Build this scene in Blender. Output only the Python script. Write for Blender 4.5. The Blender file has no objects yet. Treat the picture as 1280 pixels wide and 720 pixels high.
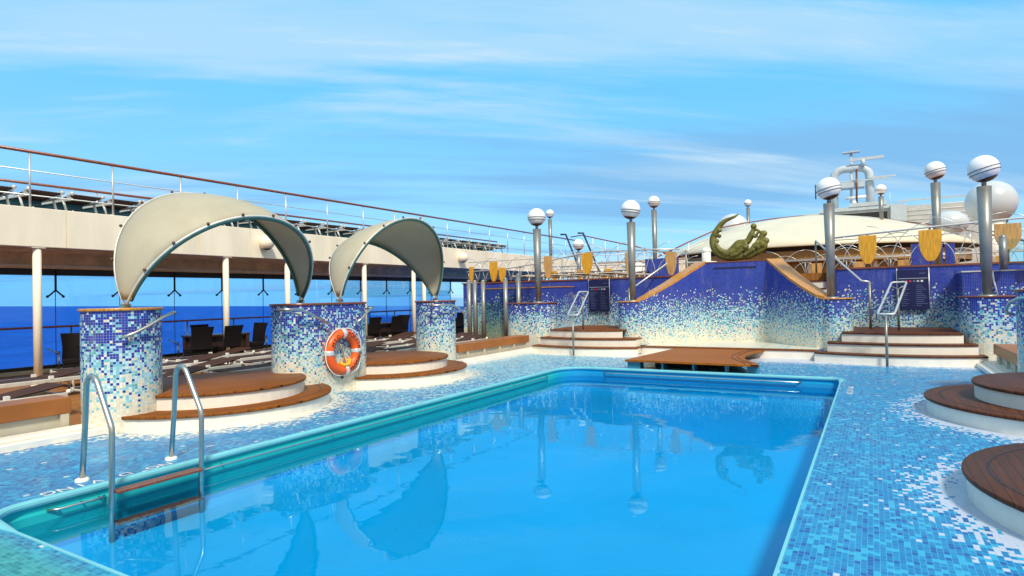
import bpy, math, random
from mathutils import Vector, Matrix
R = math.radians
PI = math.pi
random.seed(7)
scene = bpy.context.scene
col = scene.collection

# ------------------------------------------------------------------ materials
class NT:
    def __init__(s, name):
        s.m = bpy.data.materials.new(name); s.m.use_nodes = True
        s.t = s.m.node_tree; s.b = s.t.nodes['Principled BSDF']; s.out = s.t.nodes['Material Output']
    def n(s, typ, **kw):
        nd = s.t.nodes.new(typ)
        for k, v in kw.items(): setattr(nd, k, v)
        return nd
    def put(s, sock, v):
        if isinstance(v, bpy.types.NodeSocket): s.t.links.new(v, sock)
        elif v is not None:
            if isinstance(v, (tuple, list)) and len(v) == 3 and sock.type == 'RGBA': v = (*v, 1)
            sock.default_value = v
    def math(s, op, a, b=None, c=None, clamp=False):
        nd = s.n('ShaderNodeMath', operation=op); nd.use_clamp = clamp
        for i, v in enumerate((a, b, c)): s.put(nd.inputs[i], v) if v is not None else None
        return nd.outputs[0]
    def vm(s, op, a, b=None):
        nd = s.n('ShaderNodeVectorMath', operation=op)
        s.put(nd.inputs[0], a)
        if b is not None: s.put(nd.inputs[1], b)
        return nd.outputs['Value'] if op in ('DISTANCE', 'LENGTH', 'DOT_PRODUCT') else nd.outputs[0]
    def xyz(s, v):
        nd = s.n('ShaderNodeSeparateXYZ'); s.put(nd.inputs[0], v); return nd.outputs
    def comb(s, x=0., y=0., z=0.):
        nd = s.n('ShaderNodeCombineXYZ')
        for i, v in enumerate((x, y, z)): s.put(nd.inputs[i], v)
        return nd.outputs[0]
    def white(s, v):
        nd = s.n('ShaderNodeTexWhiteNoise', noise_dimensions='3D'); s.put(nd.inputs['Vector'], v); return nd.outputs['Value']
    def noise(s, v, scale=5., detail=3., rough=.5):
        nd = s.n('ShaderNodeTexNoise'); s.put(nd.inputs['Vector'], v)
        nd.inputs['Scale'].default_value = scale; nd.inputs['Detail'].default_value = detail; nd.inputs['Roughness'].default_value = rough
        return nd.outputs['Fac']
    def ramp(s, f, a, b):   # smooth 0..1 between a and b
        nd = s.n('ShaderNodeMapRange', interpolation_type='SMOOTHSTEP')
        s.put(nd.inputs[0], f); nd.inputs[1].default_value = a; nd.inputs[2].default_value = b
        return nd.outputs[0]
    def lin(s, f, a, b, c=0., d=1.):
        nd = s.n('ShaderNodeMapRange'); s.put(nd.inputs[0], f)
        for i, v in zip((1, 2, 3, 4), (a, b, c, d)): nd.inputs[i].default_value = v
        return nd.outputs[0]
    def mix(s, f, a, b, mode='MIX'):
        nd = s.n('ShaderNodeMix', data_type='RGBA', blend_type=mode)
        s.put(nd.inputs[0], f); s.put(nd.inputs[6], a); s.put(nd.inputs[7], b); return nd.outputs[2]
    def bump(s, h, strength=.3, dist=.01):
        nd = s.n('ShaderNodeBump'); s.put(nd.inputs['Height'], h)
        nd.inputs['Strength'].default_value = strength; nd.inputs['Distance'].default_value = dist
        s.t.links.new(nd.outputs[0], s.b.inputs['Normal'])
    def set(s, **kw):
        for k, v in kw.items(): s.put(s.b.inputs[k.replace('_', ' ')], v)
        return s.m
    def pos(s): return s.n('ShaderNodeNewGeometry').outputs['Position']
    def objc(s): return s.n('ShaderNodeTexCoord').outputs['Object']
    def uv(s): return s.n('ShaderNodeTexCoord').outputs['UV']

def paint(name, c, rough=.5, metal=0., var=.12, scale=3., spec=.5, streak=False):
    k = NT(name); p = k.objc()
    if streak: p = k.vm('MULTIPLY', p, (1., 1., .18))
    f = k.noise(p, scale, 5, .6)
    a = tuple(x * (1 - var) for x in c); b = tuple(min(1, x * (1 + var)) for x in c)
    return k.set(Base_Color=k.mix(k.ramp(f, .3, .7), a, b), Roughness=k.lin(f, 0, 1, max(0, rough - .1), min(1, rough + .1)), Metallic=metal, Specular_IOR_Level=spec)

def mosaic(name, t, bl, ch, cr, aqua=.5, seed=0.):
    # bl: (z0,z1,max) share of cobalt tiles, cr: (z0,z1) cream share falls from z0 to z1, ch: cream share left above
    k = NT(name); uv = k.uv()
    sc = k.vm('SCALE', uv); sc.node.inputs['Scale'].default_value = 1 / t
    cell = k.vm('FLOOR', sc); fr = k.vm('FRACTION', sc)
    x, y, _ = k.xyz(uv); fx, fy, _ = k.xyz(fr)
    c3 = k.vm('ADD', cell, (seed, seed * 1.7, 3.1))
    r1 = k.white(c3); r2 = k.white(k.vm('ADD', c3, (91.3, 17.7, 5.))); r3 = k.white(k.vm('ADD', c3, (11.3, 71.7, 9.)))
    cl = k.noise(k.vm('SCALE', cell), 1., 2, .5); cl.node.inputs['Vector'].links[0].from_node.inputs['Scale'].default_value = .11
    cl = k.lin(cl, .3, .7, -.10, .10)
    zz = k.math('ADD', y, cl)
    pb = k.math('MULTIPLY', k.ramp(zz, bl[0], bl[1]), bl[2])
    pc = k.lin(k.ramp(zz, cr[0], cr[1]), 0, 1, .97, ch)
    lt = k.mix(k.ramp(r2, .3, .75), (.16, .50, .60), (.44, .70, .80))
    lt = k.mix(k.math('LESS_THAN', r3, aqua * .35), lt, (.09, .36, .42))
    cb = k.mix(r2, (.004, .020, .24), (.010, .048, .41))
    cm = k.mix(r3, (.66, .60, .44), (.80, .77, .65))
    c = k.mix(k.math('GREATER_THAN', r1, k.math('SUBTRACT', 1., pc)), lt, cm)
    c = k.mix(k.math('LESS_THAN', r1, pb), c, cb)
    ex = k.math('MULTIPLY', k.math('GREATER_THAN', fx, .09), k.math('GREATER_THAN', fy, .09))
    grout = k.mix(k.ramp(y, bl[0], bl[1]), (.56, .53, .45), (.15, .17, .38))
    c = k.mix(ex, grout, c)
    dirt = k.noise(k.vm('MULTIPLY', uv, (2.2, .5, 1)), 2.5, 4, .6)
    c = k.mix(k.lin(k.ramp(dirt, .5, .8), 0, 1, 0, .22), c, (.45, .40, .28))
    k.bump(ex, .25, .002)
    return k.set(Base_Color=c, Roughness=k.lin(ex, 0, 1, .7, .22))

def floor_tiles():
    k = NT('pool_floor_tiles'); p = k.pos(); X, Y, Z = k.xyz(p)
    t = .033
    sel = k.math('LESS_THAN', Y, 1.905)      # the courses turn along the near end of the pool
    XX, YY = k.math('ADD', X, k.math('MULTIPLY', sel, k.math('SUBTRACT', Y, X))), k.math('ADD', Y, k.math('MULTIPLY', sel, k.math('SUBTRACT', X, Y)))
    cx = k.math('FLOOR', k.math('DIVIDE', XX, t)); fx = k.math('FRACT', k.math('DIVIDE', XX, t))
    off = k.white(k.comb(cx, 3., 7.))
    yy = k.math('ADD', k.math('DIVIDE', YY, .047), off)
    cy = k.math('FLOOR', yy); fy = k.math('FRACT', yy)
    cell = k.comb(cx, cy, 0.)
    r1 = k.white(cell); r2 = k.white(k.vm('ADD', cell, (37.1, 91.7, 2.)))
    flat = k.comb(X, Y, 0.)
    d = None
    for c, rad in (((-8.6, 5.65), 1.66), ((-8.65, 9.5), 1.66), ((2.12, 5.76), 1.6), ((2.12, 9.6), 1.6)):
        q = k.math('SUBTRACT', k.vm('DISTANCE', flat, (c[0], c[1], 0)), rad)
        d = q if d is None else k.math('MINIMUM', d, q)
    d = k.math('MINIMUM', d, k.math('SUBTRACT', 14.9, Y))
    d = k.math('MINIMUM', d, k.math('MULTIPLY_ADD', X, 2.6, 8.2 * 2.6 + .12))
    n = k.noise(flat, 1.6, 2, .5)
    dd = k.math('ADD', d, k.lin(n, .3, .7, -.06, .06))
    pw = k.math('POWER', k.lin(dd, 0, .62, 1., 0.), 2.2)
    pw = k.math('MAXIMUM', pw, .006)
    # the far half of the deck carries more pale tiles
    pl = k.math('MULTIPLY', k.ramp(Y, 4.5, 11.5), k.lin(X, -8.5, -.5, .85, .0))
    blue = k.mix(r2, (.010, .15, .38), (.014, .26, .52))
    blue = k.mix(k.math('GREATER_THAN', r2, .82), blue, (.03, .36, .58))
    blue = k.mix(k.math('LESS_THAN', r2, .10), blue, (.012, .10, .33))
    r3 = k.white(k.vm('ADD', cell, (7.1, 31.7, 12.)))
    near = k.mix(r2, (.012, .20, .22), (.05, .36, .36))
    c = k.mix(k.lin(Y, 1.75, 1.95, 1, 0), blue, near); c.node.inputs[0].links[0].from_node.clamp = True
    c = k.mix(k.math('LESS_THAN', r3, pl), c, k.mix(r2, (.14, .42, .53), (.42, .60, .64)))
    wc = k.mix(k.lin(X, -7., -2., 0, 1), (.74, .70, .58), (.47, .53, .65))  # white tiles, with shade over the right side put into a lavender tone
    c = k.mix(k.math('LESS_THAN', r1, pw), c, wc)
    ex = k.math('MULTIPLY', k.math('GREATER_THAN', fx, .07), k.math('GREATER_THAN', fy, .05))
    c = k.mix(ex, k.mix(pw, (.13, .36, .58), (.42, .48, .60)), c)
    k.bump(k.math('ADD', ex, k.math('MULTIPLY', r2, .5)), .22, .002)
    return k.set(Base_Color=c, Roughness=k.lin(k.noise(flat, 2.2, 4, .6), .3, .7, .18, .42), Specular_IOR_Level=.2)

def planks(name, c, w=.09, axis=0, rough=.5, obj=False, seam=.05):
    k = NT(name); p = k.objc() if obj else k.pos(); x = k.xyz(p)
    a, b = (x[0], x[1]) if axis == 0 else (x[1], x[0])
    q = k.math('DIVIDE', a, w); ci = k.math('FLOOR', q); f = k.math('FRACT', q)
    off = k.white(k.comb(ci, 2., 5.))
    seg = k.math('FLOOR', k.math('ADD', k.math('DIVIDE', b, 1.7), k.math('MULTIPLY', off, 3.)))
    r = k.white(k.comb(ci, seg, 1.))
    v = k.comb(k.math('MULTIPLY', a, 34.), k.math('MULTIPLY', b, 2.2), k.math('MULTIPLY', r, 30.))
    g = k.noise(v, 1., 6, .65)
    c1 = tuple(v * .62 for v in c); c2 = tuple(v * 1.35 for v in c)
    cc = k.mix(k.ramp(g, .25, .75), c1, c2)
    cc = k.mix(k.lin(r, 0, 1, 0, .4), cc, tuple(v * .6 for v in c))
    big = k.noise(p, 1.1, 4, .6)
    cc = k.mix(k.lin(k.ramp(big, .45, .75), 0, 1, 0, .35), cc, (c[0] * .75, c[1] * .85, c[2] * 1.1))
    sm = k.math('MULTIPLY', k.math('GREATER_THAN', f, seam), k.math('LESS_THAN', f, 1.1))
    cc = k.mix(sm, tuple(v * .18 for v in c), cc)
    k.bump(k.math('ADD', sm, k.math('MULTIPLY', g, .3)), .3, .004)
    return k.set(Base_Color=cc, Roughness=k.lin(g, .2, .8, rough - .05, rough + .2), Specular_IOR_Level=.12)

def varnish(name, c, rough=.3):
    k = NT(name); p = k.objc()
    g = k.noise(k.vm('MULTIPLY', p, (14., 14., 1.6)), 2., 5, .6)
    return k.set(Base_Color=k.mix(k.ramp(g, .3, .7), tuple(v * .72 for v in c), tuple(v * 1.25 for v in c)), Roughness=rough, Coat_Weight=.3, Coat_Roughness=.15)

def steel_mat(name, c=(.62, .62, .59), rough=.24):
    k = NT(name); p = k.objc()
    g = k.noise(k.vm('MULTIPLY', p, (30., 30., .8)), 2., 4, .6)
    return k.set(Base_Color=c, Metallic=1., Roughness=k.lin(g, .2, .8, rough - .08, rough + .14))

def water_mat():
    k = NT('pool_water'); p = k.pos()
    t = k.t; fr = k.n('ShaderNodeFresnel'); fr.inputs['IOR'].default_value = 1.40
    tr = k.n('ShaderNodeBsdfTransparent'); tr.inputs[0].default_value = (.70, .95, 1., 1)
    gl = k.n('ShaderNodeBsdfGlossy'); gl.inputs['Roughness'].default_value = .015; gl.inputs['Color'].default_value = (.46, .80, 1., 1)
    h = k.math('ADD', k.noise(p, 1.3, 2, .5), k.math('MULTIPLY', k.noise(p, 6., 2, .5), .12))
    bp = k.n('ShaderNodeBump'); bp.inputs['Strength'].default_value = .11; bp.inputs['Distance'].default_value = .035; k.put(bp.inputs['Height'], h)
    t.links.new(bp.outputs[0], gl.inputs['Normal']); t.links.new(bp.outputs[0], fr.inputs['Normal'])
    mx = k.n('ShaderNodeMixShader'); t.links.new(fr.outputs[0], mx.inputs[0]); t.links.new(tr.outputs[0], mx.inputs[1]); t.links.new(gl.outputs[0], mx.inputs[2])
    t.nodes.remove(k.b); t.links.new(mx.outputs[0], k.out.inputs[0]); return k.m

def poolwall_mat():   # teal gelcoat; the far end's bluer reflected light is mixed into its colour
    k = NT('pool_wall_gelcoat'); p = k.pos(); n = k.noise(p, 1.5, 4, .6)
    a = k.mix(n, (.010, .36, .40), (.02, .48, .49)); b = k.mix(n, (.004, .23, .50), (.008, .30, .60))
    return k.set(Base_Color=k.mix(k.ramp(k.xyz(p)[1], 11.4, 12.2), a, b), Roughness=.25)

def glass_mat(name, tint, ior=1.45):
    k = NT(name); t = k.t
    fr = k.n('ShaderNodeFresnel'); fr.inputs['IOR'].default_value = ior
    tr = k.n('ShaderNodeBsdfTransparent'); tr.inputs[0].default_value = (*tint, 1)
    gl = k.n('ShaderNodeBsdfGlossy'); gl.inputs['Roughness'].default_value = .02; gl.inputs['Color'].default_value = (.9, .95, 1, 1)
    mx = k.n('ShaderNodeMixShader')
    t.links.new(k.math('MULTIPLY', fr.outputs[0], .5), mx.inputs[0]); t.links.new(tr.outputs[0], mx.inputs[1]); t.links.new(gl.outputs[0], mx.inputs[2])
    t.nodes.remove(k.b); t.links.new(mx.outputs[0], k.out.inputs[0]); return k.m

def sea_mat():
    k = NT('sea_water'); p = k.pos()
    n1 = k.noise(k.vm('MULTIPLY', p, (.03, .008, 1)), 1., 10, .72)
    h = k.math('ADD', k.noise(p, .08, 5, .6), k.noise(p, .5, 4, .6))
    k.bump(h, .9, 1.2)
    return k.set(Base_Color=k.mix(k.ramp(n1, .35, .65), (.001, .055, .33), (.004, .105, .50)), Roughness=.45, Specular_IOR_Level=.12)

def canopy_mat():
    k = NT('canopy_cloth'); p = k.objc()
    g = k.noise(p, 2.0, 4, .6)
    c = k.mix(k.ramp(g, .3, .75), (.59, .55, .42), (.67, .63, .49))
    k.set(Base_Color=c, Roughness=.55, Specular_IOR_Level=.3)
    tl = k.n('ShaderNodeBsdfTranslucent'); k.put(tl.inputs[0], (.62, .56, .38))
    mx = k.n('ShaderNodeMixShader'); mx.inputs[0].default_value = .36
    k.t.links.new(k.b.outputs[0], mx.inputs[1]); k.t.links.new(tl.outputs[0], mx.inputs[2]); k.t.links.new(mx.outputs[0], k.out.inputs[0])
    return k.m

def bronze_mat():
    k = NT('patinated_bronze'); p = k.objc()
    g = k.noise(p, 7., 6, .65)
    k.bump(k.noise(p, 30., 4, .6), .3, .01)
    return k.set(Base_Color=k.mix(k.ramp(g, .3, .7), (.085, .08, .010), (.20, .185, .032)), Roughness=.55, Metallic=.15)

M = dict(
    mos_pillar=mosaic('pillar_mosaic', .033, (.28, 2.0, 1.0), .07, (.06, 1.0), .6, 1.),
    mos_wall=mosaic('wall_mosaic', .031, (.30, 1.95, 1.06), .05, (.02, 1.0), .7, 40.),
    mos_short=mosaic('short_pillar_mosaic', .036, (.45, 1.60, .95), .08, (.18, .95), .9, 80.),
    mos_blue=mosaic('blue_mosaic', .04, (-2., -1., 1.2), .0, (-2., -1.), .2, 9.),
    floor=floor_tiles(),
    deck=planks('side_deck_planks', (.34, .14, .036), .11, 0, .5),
    tread=planks('tread_planks', (.235, .076, .012), .095, 0, .42, False, .06),
    tread_x=planks('tread_planks_across', (.20, .060, .010), .075, 1, .42),
    tread_dark=planks('dark_tread_planks', (.115, .040, .018), .075, 0, .36),
    bridge=planks('bridge_planks', (.33, .105, .012), .09, 1, .42),
    board=paint('orange_board', (.31, .105, .018), .4, 0, .14, 2.),
    trim=varnish('honey_wood_trim', (.52, .23, .030), .4),
    redwood=varnish('red_wood_cap', (.21, .055, .022), .3),
    paddle=varnish('amber_paddle', (.66, .33, .018), .35),
    paddle2=varnish('tan_paddle', (.52, .30, .10), .35),
    barwood=varnish('bar_wood', (.30, .16, .03), .5),
    cream=paint('cream_paint', (.86, .79, .64), .45, 0, .10, 1.2, .4, True),
    soffit=paint('soffit_paint', (.82, .64, .34), .6, 0, .2, 2.),
    roofcream=paint('roof_cream', (.66, .61, .47), .5, 0, .05, 1.),
    white=paint('white_paint', (.80, .79, .74), .4, 0, .05, 2.),
    riser=paint('riser_paint', (.80, .76, .68), .45, 0, .06, 2.5),
    grey=paint('grey_paint', (.55, .55, .52), .5, 0, .1),
    panel=paint('beige_panel', (.50, .46, .35), .5, 0, .1),
    globe=paint('opal_globe', (.84, .84, .82), .22, 0, .03),
    bowl=varnish('brown_bowl', (.10, .035, .014), .35),
    black=paint('black_rubber', (.012, .012, .013), .5),
    wicker=paint('dark_wicker', (.007, .005, .005), .8, 0, .4, 40., .2),
    table=varnish('dark_table_wood', (.035, .016, .008), .5),
    slat=planks('lounger_slats', (.085, .040, .026), .07, 0, .5, True, .22),
    alu=paint('lounger_aluminium', (.66, .64, .57), .42, .2, .08, 8.),
    teal=paint('teal_sling', (.02, .16, .20), .6, 0, .15, 4.),
    steel=steel_mat('brushed_steel', (.56, .55, .50), .32),
    post=paint('lamp_post_steel', (.25, .26, .25), .38, .45, .12, 3.),
    rail=paint('rail_grey', (.60, .62, .62), .35, .5, .05),
    rim=paint('rim_gelcoat', (.16, .52, .60), .22, 0, .06, 2.),
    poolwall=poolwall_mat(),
    basin=paint('basin_gelcoat', (.0, .45, .93), .3, 0, .06, .5),
    orange=paint('orange_plastic', (.83, .115, .012), .38, 0, .06, 6.),
    yellow=paint('yellow_plastic', (.80, .42, .02), .4),
    silver=paint('silver_tape', (.72, .72, .72), .25, .3, .05),
    navy=paint('navy_sign', (.008, .010, .075), .3, 0, .15),
    ink=paint('sign_lines', (.10, .14, .30), .5), red=paint('red_icon', (.5, .03, .04), .5), green=paint('green_icon', (.03, .25, .12), .5),
    shirt=paint('dome_white', (.52, .57, .60), .3, 0, .03, .6),
    mast=paint('mast_grey', (.50, .56, .58), .4, 0, .06),
    brass=steel_mat('brass', (.70, .52, .18), .3),
    water=water_mat(), glass=glass_mat('blue_tinted_glass', (.60, .82, .99)), clear=glass_mat('greenish_clear_glass', (.86, .93, .91)),
    sea=sea_mat(), cloth=canopy_mat(), bronze=bronze_mat(),
)

# ------------------------------------------------------------------ mesh helpers
class MB:
    def __init__(s): s.v = []; s.f = []; s.uv = []; s.sm = []
    def add(s, vs, fs, uvs=None, smooth=False):
        o = len(s.v); s.v += [tuple(p) for p in vs]
        for i, f in enumerate(fs):
            s.f.append([o + j for j in f]); s.uv.append(uvs[i] if uvs else None); s.sm.append(smooth)
        return s
    def box(s, x0, x1, y0, y1, z0, z1):
        vs = [(x, y, z) for z in (z0, z1) for y in (y0, y1) for x in (x0, x1)]
        return s.add(vs, [(0, 2, 3, 1), (4, 5, 7, 6), (0, 1, 5, 4), (2, 6, 7, 3), (0, 4, 6, 2), (1, 3, 7, 5)])
    def obox(s, c, dx, dy, dz, rz=0., rx=0.):
        m = Matrix.Translation(c) @ Matrix.Rotation(rz, 4, 'Z') @ Matrix.Rotation(rx, 4, 'X')
        vs = [m @ Vector((x * dx / 2, y * dy / 2, z * dz / 2)) for z in (-1, 1) for y in (-1, 1) for x in (-1, 1)]
        return s.add(vs, [(0, 2, 3, 1), (4, 5, 7, 6), (0, 1, 5, 4), (2, 6, 7, 3), (0, 4, 6, 2), (1, 3, 7, 5)])
    def tube(s, pts, r, n=10, closed=False, caps=True, flat=1.):
        P = [Vector(p) for p in pts]; k = len(P)
        rr = r if isinstance(r, (list, tuple)) else [r] * k
        vs = []; up = None
        for i in range(k):
            a = P[(i - 1) % k] if (closed or i > 0) else P[i]; b = P[(i + 1) % k] if (closed or i < k - 1) else P[i]
            t = (b - a).normalized()
            if up is None:
                up = Vector((0, 0, 1)) if abs(t.z) < .9 else Vector((1, 0, 0))
            u = t.cross(up)
            if u.length < 1e-5: u = t.cross(Vector((0, 1, 0.01)))
            u.normalize(); w = u.cross(t).normalized(); up = w
            for j in range(n):
                q = 2 * PI * j / n; vs.append(P[i] + u * (rr[i] * math.cos(q)) + w * (rr[i] * flat * math.sin(q)))
        fs = []
        for i in range(k if closed else k - 1):
            for j in range(n):
                a = i * n + j; b = i * n + (j + 1) % n; c = ((i + 1) % k) * n + (j + 1) % n; d = ((i + 1) % k) * n + j
                fs.append((a, b, c, d))
        s.add(vs, fs, smooth=True)
        if caps and not closed:
            o = len(s.v) - len(vs)
            s.f.append([o + j for j in range(n)][::-1]); s.uv.append(None); s.sm.append(False)
            s.f.append([o + (k - 1) * n + j for j in range(n)]); s.uv.append(None); s.sm.append(False)
        return s
    def cyl(s, p0, p1, r0, r1=None, n=16): return s.tube([p0, p1], [r0, r0 if r1 is None else r1], n)
    def lathe(s, c, prof, n=32, smooth=True, rot=None):
        vs = []; k = len(prof)
        for i in range(n):
            q = 2 * PI * i / n
            for (r, z) in prof:
                p = Vector((r * math.cos(q), r * math.sin(q), z))
                if rot: p = rot @ p
                vs.append(p + Vector(c))
        fs = []
        for i in range(n):
            j = (i + 1) % n
            for m in range(k - 1):
                a = i * k + m; b = j * k + m
                r0, r1 = prof[m][0], prof[m + 1][0]
                if r0 < 1e-6 and r1 < 1e-6: continue
                if r0 < 1e-6: fs.append((a, b + 1, a + 1))
                elif r1 < 1e-6: fs.append((a, b, a + 1))
                else: fs.append((a, b, b + 1, a + 1))
        return s.add(vs, fs, smooth=smooth)
    def sphere(s, c, r, n=24, m=14, a0=-PI / 2, a1=PI / 2, rot=None):
        return s.lathe(c, [(r * math.cos(a0 + (a1 - a0) * i / m) if 0 < i < m or abs(a0 + (a1 - a0) * i / m) < PI / 2 - .01 else 0., r * math.sin(a0 + (a1 - a0) * i / m)) for i in range(m + 1)], n, True, rot)
    def prism(s, poly, z0, z1, bottom=True):
        k = len(poly); vs = [(x, y, z0) for x, y in poly] + [(x, y, z1) for x, y in poly]
        fs = [(i, (i + 1) % k, k + (i + 1) % k, k + i) for i in range(k)] + [tuple(range(k, 2 * k))]
        if bottom: fs.append(tuple(range(k))[::-1])
        return s.add(vs, fs)
    def wall(s, pts, z0, z1, closed=False, smooth=False, s0=0.):
        # vertical skin along a plan path (left side is outside), UV = (arc length, height) in metres
        k = len(pts); L = s0; seg = k if closed else k - 1
        T = z1 if isinstance(z1, (list, tuple)) else [z1] * k
        for i in range(seg):
            a = pts[i]; b = pts[(i + 1) % k]; d = math.hypot(b[0] - a[0], b[1] - a[1]); ta = T[i]; tb = T[(i + 1) % k]
            s.add([(a[0], a[1], z0), (b[0], b[1], z0), (b[0], b[1], tb), (a[0], a[1], ta)], [(0, 1, 2, 3)],
                  [[(L, z0), (L + d, z0), (L + d, tb), (L, ta)]], smooth)
            L += d
        return s
    def cap(s, pts, z, uvz=None):
        k = len(pts); return s.add([(x, y, z) for x, y in pts], [tuple(range(k))], [[(x, uvz if uvz is not None else y) for x, y in pts]])
    def build(s, name, mat, parent=None, loc=None, bevel=0., merge=False):
        me = bpy.data.meshes.new(name)
        o0 = Vector(loc) if loc is not None else (root_loc(parent) if parent else Vector((0, 0, 0)))
        me.from_pydata([tuple(Vector(v) - o0) for v in s.v], [], s.f)
        if any(u is not None for u in s.uv):
            ul = me.uv_layers.new(name='UVMap')
            for p, u in zip(me.polygons, s.uv):
                if u:
                    for li, c in zip(p.loop_indices, u): ul.data[li].uv = c
        for p, q in zip(me.polygons, s.sm): p.use_smooth = q
        me.materials.append(M[mat] if isinstance(mat, str) else mat)
        o = bpy.data.objects.new(name, me); col.objects.link(o)
        if merge:
            w = o.modifiers.new('weld', 'WELD'); w.merge_threshold = .0005
        if bevel:
            b = o.modifiers.new('bevel', 'BEVEL'); b.width = bevel; b.segments = 2; b.limit_method = 'ANGLE'
        if parent: o.parent = parent
        else: o.location = o0
        return o
def root_loc(p):
    v = Vector((0, 0, 0))
    while p: v += p.location; p = p.parent
    return v
def tag(o, label=None, cat=None, group=None, kind=None):
    if label: o['label'] = label
    if cat: o['category'] = cat
    if group: o['group'] = group
    if kind: o['kind'] = kind
    return o
def thing(name, loc, label, cat, group=None):
    o = bpy.data.objects.new(name, None); col.objects.link(o); o.location = loc; o.empty_display_size = .2
    return tag(o, label, cat, group)
def kids(o): return [c for c in list(col.objects) if c.parent == o]
def copy_tree(o, loc, rz, label=None, group=None):
    r = o.copy(); col.objects.link(r); r.location = loc; r.rotation_euler = (0, 0, rz)
    if label: r['label'] = label
    if group: r['group'] = group
    for ch in TREE[o.name]:
        c = ch.copy(); col.objects.link(c); c.parent = r
        for g in TREE.get(ch.name, []):
            d = g.copy(); col.objects.link(d); d.parent = c
    return r
TREE = {}
def remember(o):
    TREE[o.name] = list(o.children)
    for c in o.children:
        if c.children: TREE[c.name] = list(c.children)
def struct(name, mb, mat, **kw): return tag(mb.build(name, mat, **kw), kind='structure')
def circ(c, r, n=48, a0=0., a1=2 * PI, end=False):
    m = n + 1 if end else n
    return [(c[0] + r * math.cos(a0 + (a1 - a0) * i / n), c[1] + r * math.sin(a0 + (a1 - a0) * i / n)) for i in range(m)]
def stadium(x, y0, y1, r, n=20):
    return [(x + r * math.cos(a), y1 + r * math.sin(a)) for a in [PI * i / n for i in range(n + 1)]] + \
           [(x + r * math.cos(a), y0 + r * math.sin(a)) for a in [PI + PI * i / n for i in range(n + 1)]]
def rounded(pts, rads, n=10):
    out = []; k = len(pts)
    for i in range(k):
        p = Vector(pts[i]); a = (Vector(pts[i - 1]) - p).normalized(); b = (Vector(pts[(i + 1) % k]) - p).normalized(); r = rads[i]
        c = p + (a + b) * r
        for j in range(n + 1):
            q = PI / 2 * j / n
            out.append(tuple(c - b * r * math.cos(q) - a * r * math.sin(q)))
    return out
def text_obj(name, body, size, mat, matrix, parent, depth=.002):
    cu = bpy.data.curves.new(name, 'FONT'); cu.body = body; cu.size = size; cu.align_x = 'CENTER'; cu.align_y = 'CENTER'; cu.extrude = depth
    t = bpy.data.objects.new(name + '_tmp', cu); col.objects.link(t)
    dg = bpy.context.evaluated_depsgraph_get(); me = bpy.data.meshes.new_from_object(t.evaluated_get(dg))
    bpy.data.objects.remove(t); bpy.data.curves.remove(cu)
    me.transform(matrix); me.materials.clear(); me.materials.append(M[mat]); me.name = name
    if parent is None: return me
    me.transform(Matrix.Translation(-root_loc(parent)))
    o = bpy.data.objects.new(name, me); col.objects.link(o); o.parent = parent
    return o

# ------------------------------------------------------------------ camera (ship axes: X starboard, Y forward)
Rr = ((0.86020962, 0.0255316, -0.50930105), (0.50949168, -0.0011322, 0.86047484), (-0.02139266, 0.99967337, 0.01398207))
cam = bpy.data.cameras.new('camera'); cam.sensor_width = 36.; cam.lens = 760 / 1280 * 36; cam.clip_end = 60000; cam.clip_start = .05
co = bpy.data.objects.new('camera', cam); col.objects.link(co)
mw = Matrix([[Rr[i][0], Rr[i][1], -Rr[i][2], 0] for i in range(3)] + [[0, 0, 0, 1]]); mw.translation = (0, 0, 1.6)
co.matrix_world = mw; scene.camera = co

# ------------------------------------------------------------------ sky and sun
nu = (0., 760., 22.); nl = math.hypot(760, 22)
sn = Vector([sum(Rr[i][j] * nu[j] for j in range(3)) / nl for i in range(3)])    # true vertical (the ship heels a little)
SUN = Vector((.54, -.56, .88)).normalized()
w = bpy.data.worlds.new('World'); scene.world = w; w.use_nodes = True
nt = w.node_tree; bg = nt.nodes['Background']
class WN(NT):
    def __init__(s): s.t = nt
k = WN()
CLX, CLY = 1.3, .55
tc = k.n('ShaderNodeTexCoord').outputs['Generated']
mp = k.n('ShaderNodeMapping', vector_type='POINT'); k.put(mp.inputs[0], tc); mp.inputs['Rotation'].default_value = (sn.y, -sn.x, 0)
x, y, z = k.xyz(mp.outputs[0])
zc = k.math('MAXIMUM', z, .012)
sky = k.n('ShaderNodeTexSky', sky_type='NISHITA'); sky.sun_disc = False
sky.sun_elevation = math.asin(SUN.z); sky.sun_rotation = math.atan2(SUN.x, SUN.y); sky.air_density = 1.; sky.dust_density = .35; sky.ozone_density = 2.
k.put(sky.inputs[0], k.comb(x, y, zc))
# thin cirrus sheets, on a plane above the ship
den = k.math('ADD', zc, .10)
cp = k.comb(k.math('DIVIDE', x, den), k.math('DIVIDE', y, den), 0.)
r0 = k.n('ShaderNodeMapping'); k.put(r0.inputs[0], cp); r0.inputs['Rotation'].default_value = (0, 0, R(-37))
rot = k.n('ShaderNodeMapping'); k.put(rot.inputs[0], r0.outputs[0]); rot.inputs['Scale'].default_value = (.24, 1.25, 1.)
rot.inputs['Location'].default_value = (CLX, CLY, 0)
wv = k.n('ShaderNodeTexNoise'); k.put(wv.inputs['Vector'], rot.outputs[0]); wv.inputs['Scale'].default_value = 1.15; wv.inputs['Detail'].default_value = 8; wv.inputs['Roughness'].default_value = .56; wv.inputs['Distortion'].default_value = .5
c1 = k.ramp(wv.outputs['Fac'], .47, .66)
wv2 = k.n('ShaderNodeTexNoise'); k.put(wv2.inputs['Vector'], rot.outputs[0]); wv2.inputs['Scale'].default_value = 3.2; wv2.inputs['Detail'].default_value = 6; wv2.inputs['Roughness'].default_value = .6
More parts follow.
